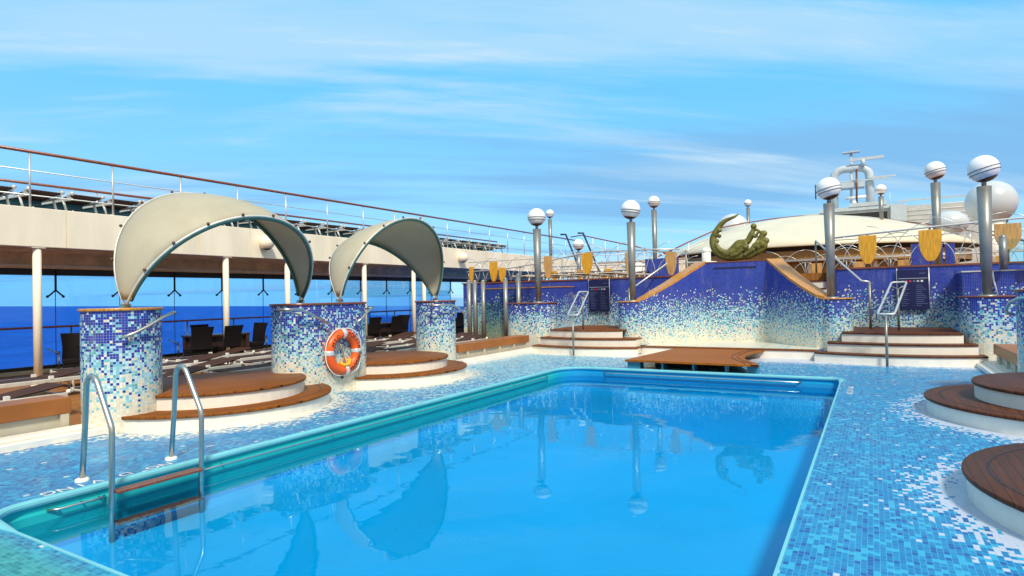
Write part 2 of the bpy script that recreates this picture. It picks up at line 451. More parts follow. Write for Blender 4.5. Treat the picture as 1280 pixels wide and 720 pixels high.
c2 = k.ramp(wv2.outputs['Fac'], .50, .72)
cl = k.math('MULTIPLY', k.math('ADD', k.math('MULTIPLY', c1, .72), k.math('MULTIPLY', k.math('MULTIPLY', c2, c1), .75)), .9, clamp=True)
skyc = k.mix(1., sky.outputs[0], (.75, 1.20, 1.35), 'MULTIPLY')
grad = k.mix(k.ramp(zc, .02, .50), (1.55, 3.1, 4.8), (.46, 3.1, 5.1))
skyc = k.mix(.78, skyc, grad)
bank = k.math('MULTIPLY', k.math('MULTIPLY', k.ramp(k.math('ADD', k.math('MULTIPLY', x, .86), k.math('MULTIPLY', y, .51)), -.15, .35), k.ramp(z, .10, .17)), k.lin(k.ramp(z, .20, .30), 0, 1, 1, 0))
wv3 = k.n('ShaderNodeTexNoise'); k.put(wv3.inputs['Vector'], k.vm('ADD', rot.outputs[0], (7.3, 2.2, 0))); wv3.inputs['Scale'].default_value = .9; wv3.inputs['Detail'].default_value = 6; wv3.inputs['Roughness'].default_value = .6
skyc = k.mix(k.math('MULTIPLY', k.ramp(k.math('ADD', wv3.outputs['Fac'], k.math('MULTIPLY', bank, .22)), .48, .68), .8), skyc, (1.12, 2.5, 4.2))
skyc = k.mix(cl, skyc, (2.9, 4.0, 4.85))
# a bright veil added out of view overhead and behind, for warmer light
fwd = k.math('ADD', k.math('MULTIPLY', x, -.72), k.math('MULTIPLY', y, .69))
fill_veil = k.math('MAXIMUM', k.math('MULTIPLY', k.ramp(z, .6, .95), .6), k.ramp(k.math('MULTIPLY', fwd, -1.), -.05, .55))
skyc = k.mix(k.math('MULTIPLY', fill_veil, .92), skyc, (4.2, 3.8, 3.1))
k.put(bg.inputs[0], skyc); bg.inputs[1].default_value = .15
sl = bpy.data.lights.new('sun', 'SUN'); sl.energy = 3.0; sl.angle = R(9.); sl.color = (1., .92, .79)
so = bpy.data.objects.new('sun', sl); col.objects.link(so); so.rotation_euler = SUN.to_track_quat('Z', 'Y').to_euler(); so.location = (10, -10, 30)

# ------------------------------------------------------------------ sea
a = sn.cross(Vector((0, 1, 0))).normalized(); b = sn.cross(a).normalized(); base = Vector((0, 0, 1.6)) - sn * 24.
S = 26000.
struct('sea', MB().add([base + a * (S * i) + b * (S * j) for i, j in ((-1, -1), (1, -1), (1, 1), (-1, 1))], [(0, 1, 2, 3)]), 'sea')

# ------------------------------------------------------------------ pool and pool deck
PO_ = rounded([(-.51, 1.92), (-.51, 12.26), (-5.9, 12.26), (-5.9, 1.92)], [.16, .16, .6, .3])   # anticlockwise
PO = PO_[:11] + [(-.51, 2.6), (-.51, 11.7)] + PO_[11:] + [(-5.25, 1.92), (-4.9, 1.92)]
cen = Vector((-3.2, 7.1))
def offs(pts, d):
    out = []; n = len(pts)
    for i in range(n):
        t = (Vector(pts[(i + 1) % n]) - Vector(pts[i - 1])).normalized(); nn = Vector((t.y, -t.x))   # outward
        out.append((pts[i][0] + nn.x * d, pts[i][1] + nn.y * d))
    return out
def ring_sheet(inner, z, X0, X1, Y0, Y1):
    mb = MB(); n = len(inner); outer = []
    for (x_, y_) in inner:
        d = Vector((x_, y_)) - cen; t = min(((X1 if d.x > 0 else X0) - cen.x) / d.x if abs(d.x) > 1e-6 else 1e9, ((Y1 if d.y > 0 else Y0) - cen.y) / d.y if abs(d.y) > 1e-6 else 1e9)
        outer.append((cen.x + d.x * t, cen.y + d.y * t))
    cor = [(X0, Y0), (X1, Y0), (X1, Y1), (X0, Y1)]
    for i in range(n):
        j = (i + 1) % n; o1, o2 = outer[i], outer[j]
        poly = [inner[i], o1]
        for c in cor:   # include a corner lying between
            a1 = math.atan2(o1[1] - cen.y, o1[0] - cen.x); a2 = math.atan2(o2[1] - cen.y, o2[0] - cen.x); ac = math.atan2(c[1] - cen.y, c[0] - cen.x)
            lo = (ac - a1) % (2 * PI); hi = (a2 - a1) % (2 * PI)
            if 1e-6 < lo < hi - 1e-6 and hi < 2: poly.append(c)
        poly += [o2, inner[j]]
        mb.add([(x_, y_, z) for x_, y_ in poly], [tuple(range(len(poly)))])
    return mb
struct('pool_deck', ring_sheet(offs(PO, .010), 0., -8.2, 7.5, -5., 16.5), 'floor')
def sweep(prof, closed_pts):
    mb = MB(); rings = [[(o_[0], o_[1], z_) if (q_[0] < -5.3 or q_[1] > 12.) else (q_[0] + (o_[0] - q_[0]) * .24, q_[1] + (o_[1] - q_[1]) * .24, min(z_, .009) if z_ > 0 else z_) for o_, q_ in zip(offs(closed_pts, -d), closed_pts)] for d, z_ in prof]; n = len(closed_pts)
    for r0, r1 in zip(rings, rings[1:]):
        mb.add(r0 + r1, [(i, (i + 1) % n, n + (i + 1) % n, n + i) for i in range(n)], smooth=True)
    return mb
pool = thing('swimming_pool', (-3.2, 7.1, 0), 'long rectangular swimming pool of clear blue water with turquoise rim', 'swimming pool')
sweep([(-.052, -.03), (-.050, .012), (-.035, .028), (-.01, .036), (.018, .034), (.036, .022), (.040, .002), (.034, -.016)], PO).build('rim', 'rim', pool)
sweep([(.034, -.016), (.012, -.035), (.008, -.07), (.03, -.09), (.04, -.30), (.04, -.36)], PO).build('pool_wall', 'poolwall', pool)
bas = sweep([(.04, -.36), (.045, -.40), (.12, -.46)], PO); bas.cap(offs(PO, -.12), -.46); bas.build('basin', 'basin', pool)
MB().cap(offs(PO, -.03), -.158).build('water', 'water', pool)
def grab(pts):
    mb = MB().tube(pts, .011, 8)
    for p in pts[1:-1]: mb.cyl(p, (p[0] + (p[0] < -5.7) * -.05, p[1] + (p[1] > 12) * .06, p[2]), .008, n=6)
    mb.build('grab_bar', 'steel', pool)
zb = -.075
grab([(-5.87, 2.35, zb), (-5.82, 2.42, zb)] + [(-5.82, y_, zb) for y_ in (2.6, 2.74)] + [(-5.86, 2.78, zb)])
grab([(-5.87, 3.64, zb), (-5.82, 3.7, zb)] + [(-5.82, 3.9 + i * 1.5, zb) for i in range(5)] + [(-5.82, 11.2, zb), (-5.87, 11.3, zb)])
grab([(-5.0, 12.24, zb), (-4.95, 12.18, zb)] + [(-4.8 + i * 1.0, 12.18, zb) for i in range(4)] + [(-1.2, 12.18, zb), (-1.15, 12.24, zb)])

# ladder
lad = thing('pool_ladder', (-5.95, 3.2, 0), 'stainless steel pool ladder with dark wooden top step on the left pool edge', 'pool ladder')
for yy in (2.78, 3.60):
    pts = [(-6.25, yy, 0), (-6.185, yy, .5), (-6.15, yy, .88), (-6.13, yy, .925), (-6.10, yy, .955), (-6.06, yy, .967), (-6.01, yy, .957), (-5.97, yy, .925), (-5.94, yy, .88),
           (-5.74, yy, .56), (-5.725, yy, .53), (-5.72, yy, .49), (-5.725, yy, .2), (-5.74, yy, -.1), (-5.745, yy, -.45)]
    h = MB().tube(pts, .024, 14).build('handrail', 'steel', lad)
    MB().lathe((-6.25, yy, 0), [(0, .03), (.035, .03), (.055, .022), (.058, 0)], 20).build('base_flange', 'white', h)
for i, zt in enumerate((-.02, -.30)):
    t = MB()
    for q in range(3): t.box(-5.80 + q * .045, -5.762 + q * .045, 2.80, 3.58, zt - .022, zt)
    t.build('ladder_tread', 'redwood', lad, bevel=.004)

# white depth writing set into the deck
def deck_words(x_, y0, size, rz, label):
    t = thing('deck_lettering', (x_, y0, .0), label, 'lettering')
    for i, ch in enumerate('NO DIVING'):
        if ch == ' ': continue
        m = Matrix.Translation((x_, y0, .0045)) @ Matrix.Rotation(rz, 4, 'Z') @ Matrix.Translation(((i - 4) * size * .78, 0, 0))
        text_obj('letter', ch, size, 'white', m, t, .0005)
deck_words(-6.10, 2.95, .16, R(-90), 'white lettering set in the blue deck tiles beside the pool ladder')
deck_words(-.33, 11.0, .12, R(90), 'small white lettering on the deck at the far right pool corner')

# ------------------------------------------------------------------ kerb, ledge boards, side deck
struct('side_deck', MB().box(-17.6, -8.75, -6., 17.98, -.06, 0.), 'deck')
def kerb(x0, x1, y0, y1): return MB().box(x0, x1, y0, y1, 0., .085).box(x0 + (.0 if x0 < 0 else .12), x1 - (.12 if x0 < 0 else 0.), y0, y1, .085, .125)
struct('kerb', kerb(-8.55, -8.2, -6, 3.95).box(-8.55, -8.2, 11.75, 15.4, 0, .085).box(-8.55, -8.32, 11.75, 15.4, .085, .125), 'riser', bevel=.01)
struct('kerb', kerb(1.75, 2.1, 11.75, 15.2), 'riser', bevel=.01)
def ledge(x_, s, y0, y1, label):
    t = thing('bench_ledge', (x_, (y0 + y1) / 2, 0), label, 'bench', 'wooden ledges along the raised edge')
    xs = sorted((x_, x_ + s * .42))
    MB().box(xs[0], xs[1], y0, y1, .27, .47).build('board', 'board', t, bevel=.012)
    xs = sorted((x_ + s * .05, x_ + s * .12))
    MB().box(xs[0], xs[1], y0, y1, 0, .27).build('back_panel', 'panel', t)
    y_ = y0 + .35
    while y_ < y1: MB().box(*sorted((x_ + s * .005, x_ + s * .05)), y_, y_ + .09, .0, .27).build('rib', 'panel', t); y_ += .75
ledge(-8.60, -1, -5.0, 3.72, 'long orange wooden ledge at the left, before the nearest mosaic pillar')
ledge(-8.60, -1, 11.95, 15.45, 'orange wooden ledge behind the third mosaic pillar, running to the far left steps')
ledge(2.02, 1, 11.95, 15.1, 'dark orange wooden ledge at the right edge of the photo, above the far right podium')

# ------------------------------------------------------------------ podiums
def podium(c, r1, r2, tread, label, group='round two-step wooden podiums', dx=0.):
    t = thing('round_podium', (c[0], c[1], 0), label, 'podium', group)
    MB().wall(circ(c, r1 - .03), 0, .165, True, True).build('lower_riser', 'riser', t)
    lo = MB().lathe((c[0], c[1], 0), [(r1 - .05, .165), (r1 - .004, .165), (r1, .172), (r1, .196), (r1 - .008, .204), (0, .204)], 72)
    lo.build('lower_tread', tread, t)
    g = MB()
    g.lathe((c[0], c[1], 0), [(r1 - .17, .2045), (r1 - .17, .2062), (r1 - .158, .2062), (r1 - .158, .2045)], 72)
    g.build('groove_strip', 'black', t)
    MB().wall(circ((c[0] + dx, c[1]), r2 - .03), .2, .375, True, True).build('upper_riser', 'riser', t)
    up = MB().lathe((c[0] + dx, c[1], 0), [(r2 - .05, .372), (r2 - .004, .372), (r2, .379), (r2, .404), (r2 - .008, .412), (0, .412)], 72)
    up.build('upper_tread', tread, t)
podium((-8.6, 5.65), 1.68, 1.30, 'tread', 'round wooden podium with white risers between the nearest and second mosaic pillars')
podium((-8.68, 9.5), 1.66, 1.28, 'tread', 'round wooden podium beyond the lifebuoy, between the second and third mosaic pillars')
podium((2.12, 9.62), 1.57, 1.28, 'tread_dark', 'dark two-step round podium on the right, the farther of the two', dx=.22)
podium((2.14, 5.76), 1.58, 1.1, 'tread_dark', 'dark round podium at the right edge nearest the camera', dx=.42)

# ------------------------------------------------------------------ mosaic pillars
PIL = 'tall mosaic pillars beside the podiums'
def cap_ring(pts, z0, z1, over, mat, parent, name='wood_cap'):
    o = offs(pts, over); MB().prism(o, z0, z1).build(name, mat, parent, bevel=.01)
def pillar(pts, top, c, label, group, mat='mos_pillar', s0=0., capm='trim', z0=0.):
    t = thing('mosaic_pillar', (c[0], c[1], z0), label, 'pillar', group)
    MB().wall(pts, z0, top, True, True, s0).build('shaft', mat, t, merge=False)
    cap_ring(pts, top, top + .035, .025, capm, t)
    return t
p1 = pillar(circ((-8.50, 4.27), .455, 40), 1.525, (-8.50, 4.27), 'nearest round mosaic pillar, left of the first wooden podium', PIL)
p2 = pillar(stadium(-8.50, 7.15, 8.08, .46), 1.525, (-8.5, 7.6), 'wide mosaic pillar carrying the orange lifebuoy', PIL, s0=3.3, capm='redwood')
p3 = pillar(circ((-8.82, 11.36), .46, 40), 1.51, (-8.82, 11.36), 'third mosaic pillar, beyond the second wooden podium', PIL, s0=7.7, capm='redwood')
p4 = pillar(circ((2.26, 11.36), .46, 40), 1.51, (2.26, 11.36), 'mosaic pillar just off the right edge, only its steel handrail shows', PIL, s0=9.7, capm='redwood')
def prail(pts, br, parent):
    mb = MB().tube(pts, .022, 10)
    h = mb.build('handrail', 'steel', parent)
    for a_, b_ in br: MB().cyl(a_, b_, .013, n=8).sphere(b_, .026, 10, 6).build('bracket', 'steel', h)
prail([(-8.02, 4.02, 1.19), (-7.99, 4.16, 1.24), (-7.97, 4.32, 1.32), (-7.98, 4.5, 1.42), (-8.01, 4.64, 1.475), (-8.06, 4.72, 1.48), (-8.14, 4.74, 1.48)], [((-7.99, 4.14, 1.23), (-8.07, 4.15, 1.15)), ((-8.06, 4.7, 1.475), (-8.2, 4.6, 1.43))], p1)
prail([(-8.15, 6.45, 1.46), (-7.98, 6.42, 1.47), (-7.95, 6.55, 1.47), (-7.95, 6.72, 1.46), (-7.95, 6.95, 1.37), (-7.95, 7.28, 1.21)], [((-7.98, 6.43, 1.47), (-8.12, 6.86, 1.36)), ((-7.95, 7.2, 1.245), (-8.045, 7.2, 1.16))], p2)
prail([(-7.96, 7.95, 1.19), (-7.95, 8.06, 1.25), (-7.95, 8.2, 1.36), (-7.96, 8.34, 1.44), (-8.0, 8.42, 1.46), (-8.1, 8.44, 1.46)], [((-7.95, 8.0, 1.215), (-8.05, 8.0, 1.14)), ((-8.0, 8.42, 1.46), (-8.16, 8.36, 1.42))], p2)
prail([(-8.6, 10.78, 1.43), (-8.4, 10.74, 1.44), (-8.3, 10.95, 1.445), (-8.24, 11.2, 1.445), (-8.25, 11.5, 1.36), (-8.3, 11.78, 1.22)], [((-8.42, 10.75, 1.44), (-8.62, 10.96, 1.36)), ((-8.26, 11.6, 1.31), (-8.40, 11.52, 1.24))], p3)
prail([(2.0, 10.78, 1.44), (1.86, 10.74, 1.44), (1.76, 10.95, 1.42), (1.70, 11.2, 1.36), (1.69, 11.38, 1.26), (1.71, 11.5, 1.2), (1.80, 11.58, 1.18)], [((1.86, 10.75, 1.44), (2.06, 10.96, 1.36)), ((1.80, 11.58, 1.18), (1.86, 11.55, 1.18))], p4)

# lifebuoy on the flat side of the wide pillar
lb = thing('lifebuoy', (-7.97, 7.62, .70), 'orange lifebuoy with silver bands hanging on the wide mosaic pillar', 'lifebuoy')
LC = Vector((-7.965, 7.62, .70)); RM, rm = .315, .085
def lbp(a_, r_, dx=0.): return LC + Vector((dx, r_ * math.cos(a_), r_ * math.sin(a_)))   # a measured from +Y (photo right) upward
MB().tube([lbp(2 * PI * i / 48, RM) for i in range(48)], rm, 16, True, flat=1.).build('ring', 'orange', lb)
for a0 in (90, 180, 270 + 8, 0):
    MB().tube([lbp(R(a0 - 7 + 14 * i / 4), RM) for i in range(5)], rm + .004, 16).build('reflective_band', 'silver', lb)
rope = []
for i in range(49):
    q = 2 * PI * i / 48; rope.append(lbp(q, RM + .085 + .035 * abs(math.sin(2 * q)), .05 - .03 * abs(math.cos(2 * q))))
MB().tube(rope, .0085, 8, True).build('grab_rope', 'white', lb)
def ring_text(word, mid, step, flip=False):
    n = len(word)
    for i, ch in enumerate(word):
        a_ = R(mid) - (i - (n - 1) / 2) * R(step) * (-1 if flip else 1)
        p = lbp(a_, RM + .0, rm + .0015)
        up = Vector((0, math.cos(a_), math.sin(a_))) * (-1 if flip else 1); nx = Vector((1, 0, 0)); rt = up.cross(nx)
        m = Matrix([[rt[j], up[j], nx[j], p[j]] for j in range(3)] + [[0, 0, 0, 1]])
        yield text_obj('letter', ch, .098, 'black', m, None, .0015)
def join_meshes(mes, name, mat, parent):
    mb = MB()
    for me in mes: mb.add([v.co.copy() for v in me.vertices], [tuple(p.vertices) for p in me.polygons])
    return mb.build(name, mat, parent)
join_meshes(list(ring_text('MSC', 138, 15)), 'lettering', 'black', lb)
join_meshes(list(ring_text('POESIA', 44, 12.5)), 'lettering', 'black', lb)
join_meshes(list(ring_text('PANAMA', -38, 12.5, False)), 'lettering', 'black', lb)
lt = MB().tube([lbp(R(-120), .20, .03), lbp(R(-95), .235, .05), lbp(R(-70), .235, .05), lbp(R(-45), .20, .03)], .035, 12).build('buoy_light', 'yellow', lb)
MB().tube([lbp(R(-80), .2, .03), (LC.x - .0, LC.y - .02, LC.z + .05), (LC.x, LC.y - .05, LC.z + .12)], .012, 8).sphere((LC.x, LC.y - .05, LC.z + .125), .02, 10, 6).build('hook', 'brass', lt)
MB().tube([lbp(R(-95), .42), lbp(R(-92), .46, .01)], [.03, .02], 10).build('light_lens', 'black', lt)

# ------------------------------------------------------------------ canopies over the left podiums
def arc(F1, F2, ar, b_, al, n=40, shrink=0.):
    F1, F2 = Vector(F1), Vector(F2); e = (F2 - F1); L = e.length; e.normalize(); Mx = (F1 + F2) / 2
    a_ = L / 2 * ar; c0 = math.acos(1 / ar); nn = Vector((math.sin(al), 0, math.cos(al))); nn = (nn - e * nn.dot(e)).normalized()
    out = []
    for i in range(n + 1):
        ph = -c0 + (PI + 2 * c0) * i / n; out.append(Mx - e * (a_ * math.cos(ph)) + nn * (b_ * (math.sin(ph) + math.sin(c0))))
    return out
def canopy(F1, F2, rear, front, label):
    Mx = (Vector(F1) + Vector(F2)) / 2
    t = thing('canopy', (Mx.x, Mx.y, F1[2]), label, 'canopy', 'curved fabric canopies over the podiums')
    A = arc(F1, F2, *rear); B = arc(F1, F2, *front); n = len(A) - 1; mb = MB(); W = 8; k0, k1 = 1, n - 1
    rows = []
    for i in range(k0, k1 + 1):
        row = []
        for j in range(W + 1):
            f = j / W; p = A[i].lerp(B[i], f)
            ctr = Mx + Vector((0, 0, .25)); bul = 4 * f * (1 - f) * .10
            row.append(p + (p - ctr).normalized() * bul * min(1, 4 * min(i - k0, k1 - i) / n + .2))
        rows.append(row)
    vs = [p for r_ in rows for p in r_]; m = len(rows)
    mb.add(vs, [(i * (W + 1) + j, i * (W + 1) + j + 1, (i + 1) * (W + 1) + j + 1, (i + 1) * (W + 1) + j) for i in range(m - 1) for j in range(W)], smooth=True)
    o = mb.build('fabric', 'cloth', t); so_ = o.modifiers.new('thick', 'SOLIDIFY'); so_.thickness = .012; so_.offset = 0
    for P in (A, B):
        MB().tube(P, .017, 10).build('frame_tube', 'alu', t)
    for P, o_ in ((A, -1), (B, 1)):
        MB().tube([p - (p - Mx).normalized() * .032 for p in P[1:-1]], .027, 8).build('inner_rib', 'canopy_rib', t)
    c = MB()
    for P in (A, B):
        for i in range(5, n - 3, 4): c.sphere(P[i] + (P[i] - Mx).normalized() * .035, .022, 8, 6)
    c.build('fixing', 'bowl', t)
    for F in (F1, F2): MB().lathe((F[0], F[1], F[2]), [(0, .05), (.06, .05), (.08, .0), (.12, -.0)], 18).build('foot_plate', 'steel', t)
M['canopy_rib'] = paint('green_rib', (.06, .16, .12), .3, .4)
canopy((-8.5, 4.32, 1.56), (-8.5, 7.18, 1.57), (1.03, 1.52, -.36), (1.003, 1.49, .66), 'large beige curved canopy arching over the nearest podium')
canopy((-8.55, 8.12, 1.57), (-8.8, 11.34, 1.55), (1.003, 1.42, -.54), (1.013, 1.55, .35), 'second beige canopy, beyond the lifebuoy pillar, showing its inside')

# ------------------------------------------------------------------ far end: shelf, steps, walls
ZT = .21
def arcfront(x0, x1, yc, sag, n=16):
    return [(x0 + (x1 - x0) * i / n, yc + sag * (2 * i / n - 1) ** 2) for i in range(n + 1)]
def steps(x0, x1, label, tx0, tx1, landing_back, mat):
    t = thing('wide_steps', ((x0 + x1) / 2, 15.3, 0), label, 'steps', 'wide curved steps at the far end')
    specs = [(x0, x1, 14.83, .35, 0), (x0 + .12 if x0 < -5 else x0 + .25, x1 - .12, 15.16, .28, 1), (tx0, tx1, 15.50, .22, 2)]
    for (a_, b_, yc, sg, i) in specs:
        fr = arcfront(a_, b_, yc, sg); z0 = ZT * i; z1 = ZT * (i + 1)
        MB().wall(fr, z0, z1 - .035).build('riser', 'riser', t)
        back = landing_back if i == 2 else yc + .75
        poly = [(x_, y_ - .025) for x_, y_ in fr] + [(b_, back), (a_, back)]
        MB().prism(poly, z1 - .035, z1 - .001 * 0).build('tread', mat, t, bevel=.006)
    return t
steps(-.95, 1.95, 'white wide curved steps with dark wooden treads on the right of the waterfall wall', -.55, 1.62, 17.98, 'tread_dark_x')if False else None
M['tread_dark_x'] = planks('dark_treads_across', (.11, .036, .014), .075, 1, .4)
steps(-1.15, 1.95, 'white wide curved steps with dark wooden treads, right of the waterfall wall', -.62, 1.62, 17.98, 'tread_dark_x')
steps(-8.35, -5.25, 'white wide curved steps with brown wooden treads, left of the waterfall wall', -8.05, -5.85, 17.98, 'tread_x')
sh = thing('tiled_shelf', (-3.2, 16, 0), 'low cream tiled shelf with wooden edge below the waterfall wall', 'shelf')
MB().wall([(-5.3, 15.6), (-1.1, 15.6)], 0, ZT - .03).build('riser', 'riser', sh)
MB().box(-5.3, -1.1, 15.58, 15.85, ZT - .03, ZT + .002).build('edge_board', 'tread_x', sh, bevel=.006)
MB().cap([(-5.3, 15.85), (-1.1, 15.85), (-1.1, 18.2), (-5.3, 18.2)], ZT - .003, .1).build('tiled_top', 'mos_wall', sh)

br = thing('wooden_bridge', (-3.2, 13.8, 0), 'low orange wooden footbridge at the far end of the pool', 'footbridge')
pl = [(-4.62, 12.50), (-1.90, 12.42), (-1.93, 12.62), (-2.15, 13.05), (-2.36, 13.55), (-2.45, 14.2), (-2.40, 15.0), (-2.25, 15.58), (-4.35, 15.58)]
MB().prism(pl, .145, .19).build('boards', 'bridge', br, bevel=.006)
MB().tube([(x_ - .14, y_, .1935) for x_, y_ in pl[1:8]], .006, 6).build('groove', 'black', br)
MB().tube([(x_ - .26, y_, .1935) for x_, y_ in pl[1:8]], .006, 6).build('groove', 'black', br)
for x_ in (-4.5, -4.05, -3.42, -2.78, -2.14): MB().box(x_ - (.12 if x_ < -4.2 else .025), x_ + (.025 if x_ > -2.2 else .025) + (.18 if x_ > -2.2 else 0), 12.55, 12.75, 0, .145).build('leg', 'bridge_leg', br) if 'bridge_leg' in M else None
M['bridge_leg'] = paint('bridge_leg_blue', (.03, .22, .36), .4)
for x0, x1 in ((-4.58, -4.30), (-3.84, -3.80), (-3.20, -3.16), (-2.56, -2.52), (-2.14, -1.94)):
    MB().box(x0, x1, 12.56, 12.8, 0, .145).build('leg', 'bridge_leg', br)
MB().box(-4.3, -2.4, 13.6, 13.65, 0, .145).build('back_panel', 'black', br)  # black sheet standing in for the shade in the openings under the bridge

# waterfall wall with sloping wings
fw = thing('waterfall_wall', (-3.3, 17.5, ZT), 'central blue mosaic wall with sloping wooden copings under the bronze sculpture', 'wall')
def wing(pts, tops, name, s0):
    t = .42; n = len(pts)
    ol = [(pts[i][0], pts[i][1]) for i in range(n)]
    bk = []
    for i in range(n):
        d = (Vector(pts[min(i + 1, n - 1)]) - Vector(pts[max(i - 1, 0)])).normalized(); bk.append((pts[i][0] - d.y * t, pts[i][1] + d.x * t))
    o = MB().wall(ol, ZT - .02, tops, False, True, s0).wall(bk[::-1], ZT - .02, tops[::-1], False, True, s0).build(name, 'mos_wall', fw)
    MB_ = MB()
    for i in range(n - 1):
        if tops[i] < 1.375 and tops[i + 1] < 1.375: continue
        a0, a1, b0, b1 = ol[i], ol[i + 1], bk[i], bk[i + 1]; z0, z1 = tops[i], tops[i + 1]
        MB_.add([(a0[0], a0[1] , z0), (a1[0], a1[1], z1), (b1[0], b1[1], z1), (b0[0], b0[1], z0), (a0[0], a0[1], z0 + .07), (a1[0], a1[1], z1 + .07), (b1[0], b1[1], z1 + .07), (b0[0], b0[1], z0 + .07)],
                [(4, 5, 6, 7), (0, 1, 5, 4), (2, 3, 7, 6), (1, 2, 6, 5), (3, 0, 4, 7)])
    MB_.build('coping', 'trim', fw)
zs = [1.37, 1.37, 1.43, 1.63, 1.86, 2.12, 2.42]
lw = [(-6.05, 16.12), (-5.62, 16.2), (-5.42, 16.3), (-5.10, 16.62), (-4.78, 17.0), (-4.47, 17.42), (-4.12, 17.95)]
def mir(p): return [(-6.6 - x_, y_) for x_, y_ in p]
wing(lw, zs, 'left_wing' if False else 'wing', 0.)
rw = mir(lw)[::-1]; wing(rw, zs[::-1], 'wing', 7.)
MB().wall([(-4.12, 17.95), (-2.48, 17.95)], ZT - .02, 2.44, s0=3.4).wall([(-2.48, 18.37), (-4.12, 18.37)], ZT, 2.44).build('centre_panel', 'mos_wall', fw)
MB().box(-4.2, -2.4, 17.93, 18.37, 2.44, 2.475).build('top_slab', 'mos_blue_plain', fw) if 'mos_blue_plain' in M else MB().box(-4.16, -2.44, 17.935, 18.37, 2.44, 2.47).build('top_slab', 'redwood', fw)
MB().box(-3.9, -2.75, 17.93, 17.96, 2.27, 2.295).build('water_slot', 'black', fw)
# round wing ends that carry the lamps
def ledgecap(pts, z, parent, mat='redwood'): MB().prism(pts, z, z + .03).build('ledge_cap', mat, parent, bevel=.008)
for sx, c in ((1, (-5.86, 16.40)), (-1, (-.74, 16.40))):
    pts = circ(c, .34, 28); MB().wall(pts, 0., 1.37, True, True, 2.).build('rounded_end', 'mos_short', fw); ledgecap(circ(c, .37, 28), 1.372, fw, 'trim')

# outer short pillars
def spil(x0, x1, label):
    pts = [(x_, y_) for x_, y_ in [(x1 + .45 * math.cos(a_), 16.2 + .45 * math.sin(a_)) for a_ in [-PI / 2 + PI * i / 16 for i in range(17)]]] + \
          [(x0 + .45 * math.cos(a_), 16.2 + .45 * math.sin(a_)) for a_ in [PI / 2 + PI * i / 16 for i in range(17)]]
    t = thing('low_mosaic_pillar', ((x0 + x1) / 2, 16.2, 0), label, 'pillar', 'low mosaic pillars carrying lamp posts')
    MB().wall(pts, 0, 1.37, True, True, 5.).build('shaft', 'mos_short', t)
    ledgecap(offs(pts, .03), 1.372, t)
spil(-9.25, -8.55, 'low mosaic pillar under the far left lamp post, by the steel poles')
spil(2.05, 3.3, 'low mosaic pillar under the lamp post at the right edge')
# blocks behind them
def block(x0, x1, y0, y1, z1, label, trim=True):
    t = thing('mosaic_block', ((x0 + x1) / 2, y0, 0), label, 'wall', 'mosaic side blocks')
    MB().wall([(x0, y0), (x1, y0), (x1, y1), (x0, y1)], 0, z1, True).build('face', 'mos_wall', t)
    MB().box(x0 - .02, x1 + .02, y0 - .02, y1, z1, z1 + .03).build('cap', 'trim' if x0 < -5 else 'grey', t)
    return t
block(-11.2, -8.32, 17.15, 17.97, 1.86, 'mosaic block with honey cap behind the far left lamp post')
bb = block(1.78, 5.5, 17.15, 17.97, 1.93, 'mosaic block with pale edging behind the lamp post at the right edge')
MB().tube([(2.32, 17.11, 1.93), (2.34, 17.11, 1.7), (2.40, 17.11, 1.38)], .018, 8).build('white_seam', 'white', bb)
# raised back wall
bw = thing('mosaic_back_wall', (1.5, 18.0, 0), 'cobalt blue mosaic back wall right of the waterfall, behind the dark steps', 'wall', 'mosaic back walls')
MB().wall([(-1.02, 18.0), (6.0, 18.0)], .2, 2.12).wall([(-1.02, 18.25), (-1.02, 18.0)], .2, 2.12).build('face', 'mos_wall', bw)
MB().box(-1.06, 6, 17.97, 18.25, 2.12, 2.16).build('wood_cap', 'redwood', bw)
bl = thing('mosaic_back_wall', (-8.8, 18.0, 0), 'long blue mosaic back wall left of the waterfall, behind the brown steps', 'wall', 'mosaic back walls')
MB().wall([(-12.7, 18.0), (-4.9, 18.0)], 0, 2.08, s0=20).wall([(-12.7, 19.5), (-12.7, 18.0)], 0, 2.08, s0=40).build('face', 'mos_wall', bl)
MB().box(-12.74, -4.9, 17.97, 18.25, 2.08, 2.12).build('wood_cap', 'redwood', bl)
for x_ in (-7.47, -6.84): MB().lathe((0, 0, 0), [(0, .0), (.05, .0), (.065, -.02), (.065, -.05)], 18, True, Matrix.Rotation(R(90), 4, 'X')).build('brass_light', 'brass', bl).location = Vector((x_, 17.955, .9)) - bl.location
# mosaic screens on the deck behind
for (x0, x1, yq, z0, z1, lab) in ((-7.9, -6.6, 24, 2.06, 3.0, 'blue mosaic screen on the raised deck left of the sculpture'), (1.15, 2.0, 24, 2.06, 3.05, 'blue mosaic screen behind the widest amber paddle on the right'), (2.1, 2.35, 24.3, 2.06, 3.02, 'narrow pale blue mosaic post right of the blue screen')):
    t = MB().wall([(x0, yq), (x1, yq), (x1, yq + .25), (x0, yq + .25)], z0, z1, True).build('mosaic_screen', 'mos_blue', None, loc=(x0, yq, z0))
    tag(t, lab, 'screen', 'mosaic screens on the raised deck')
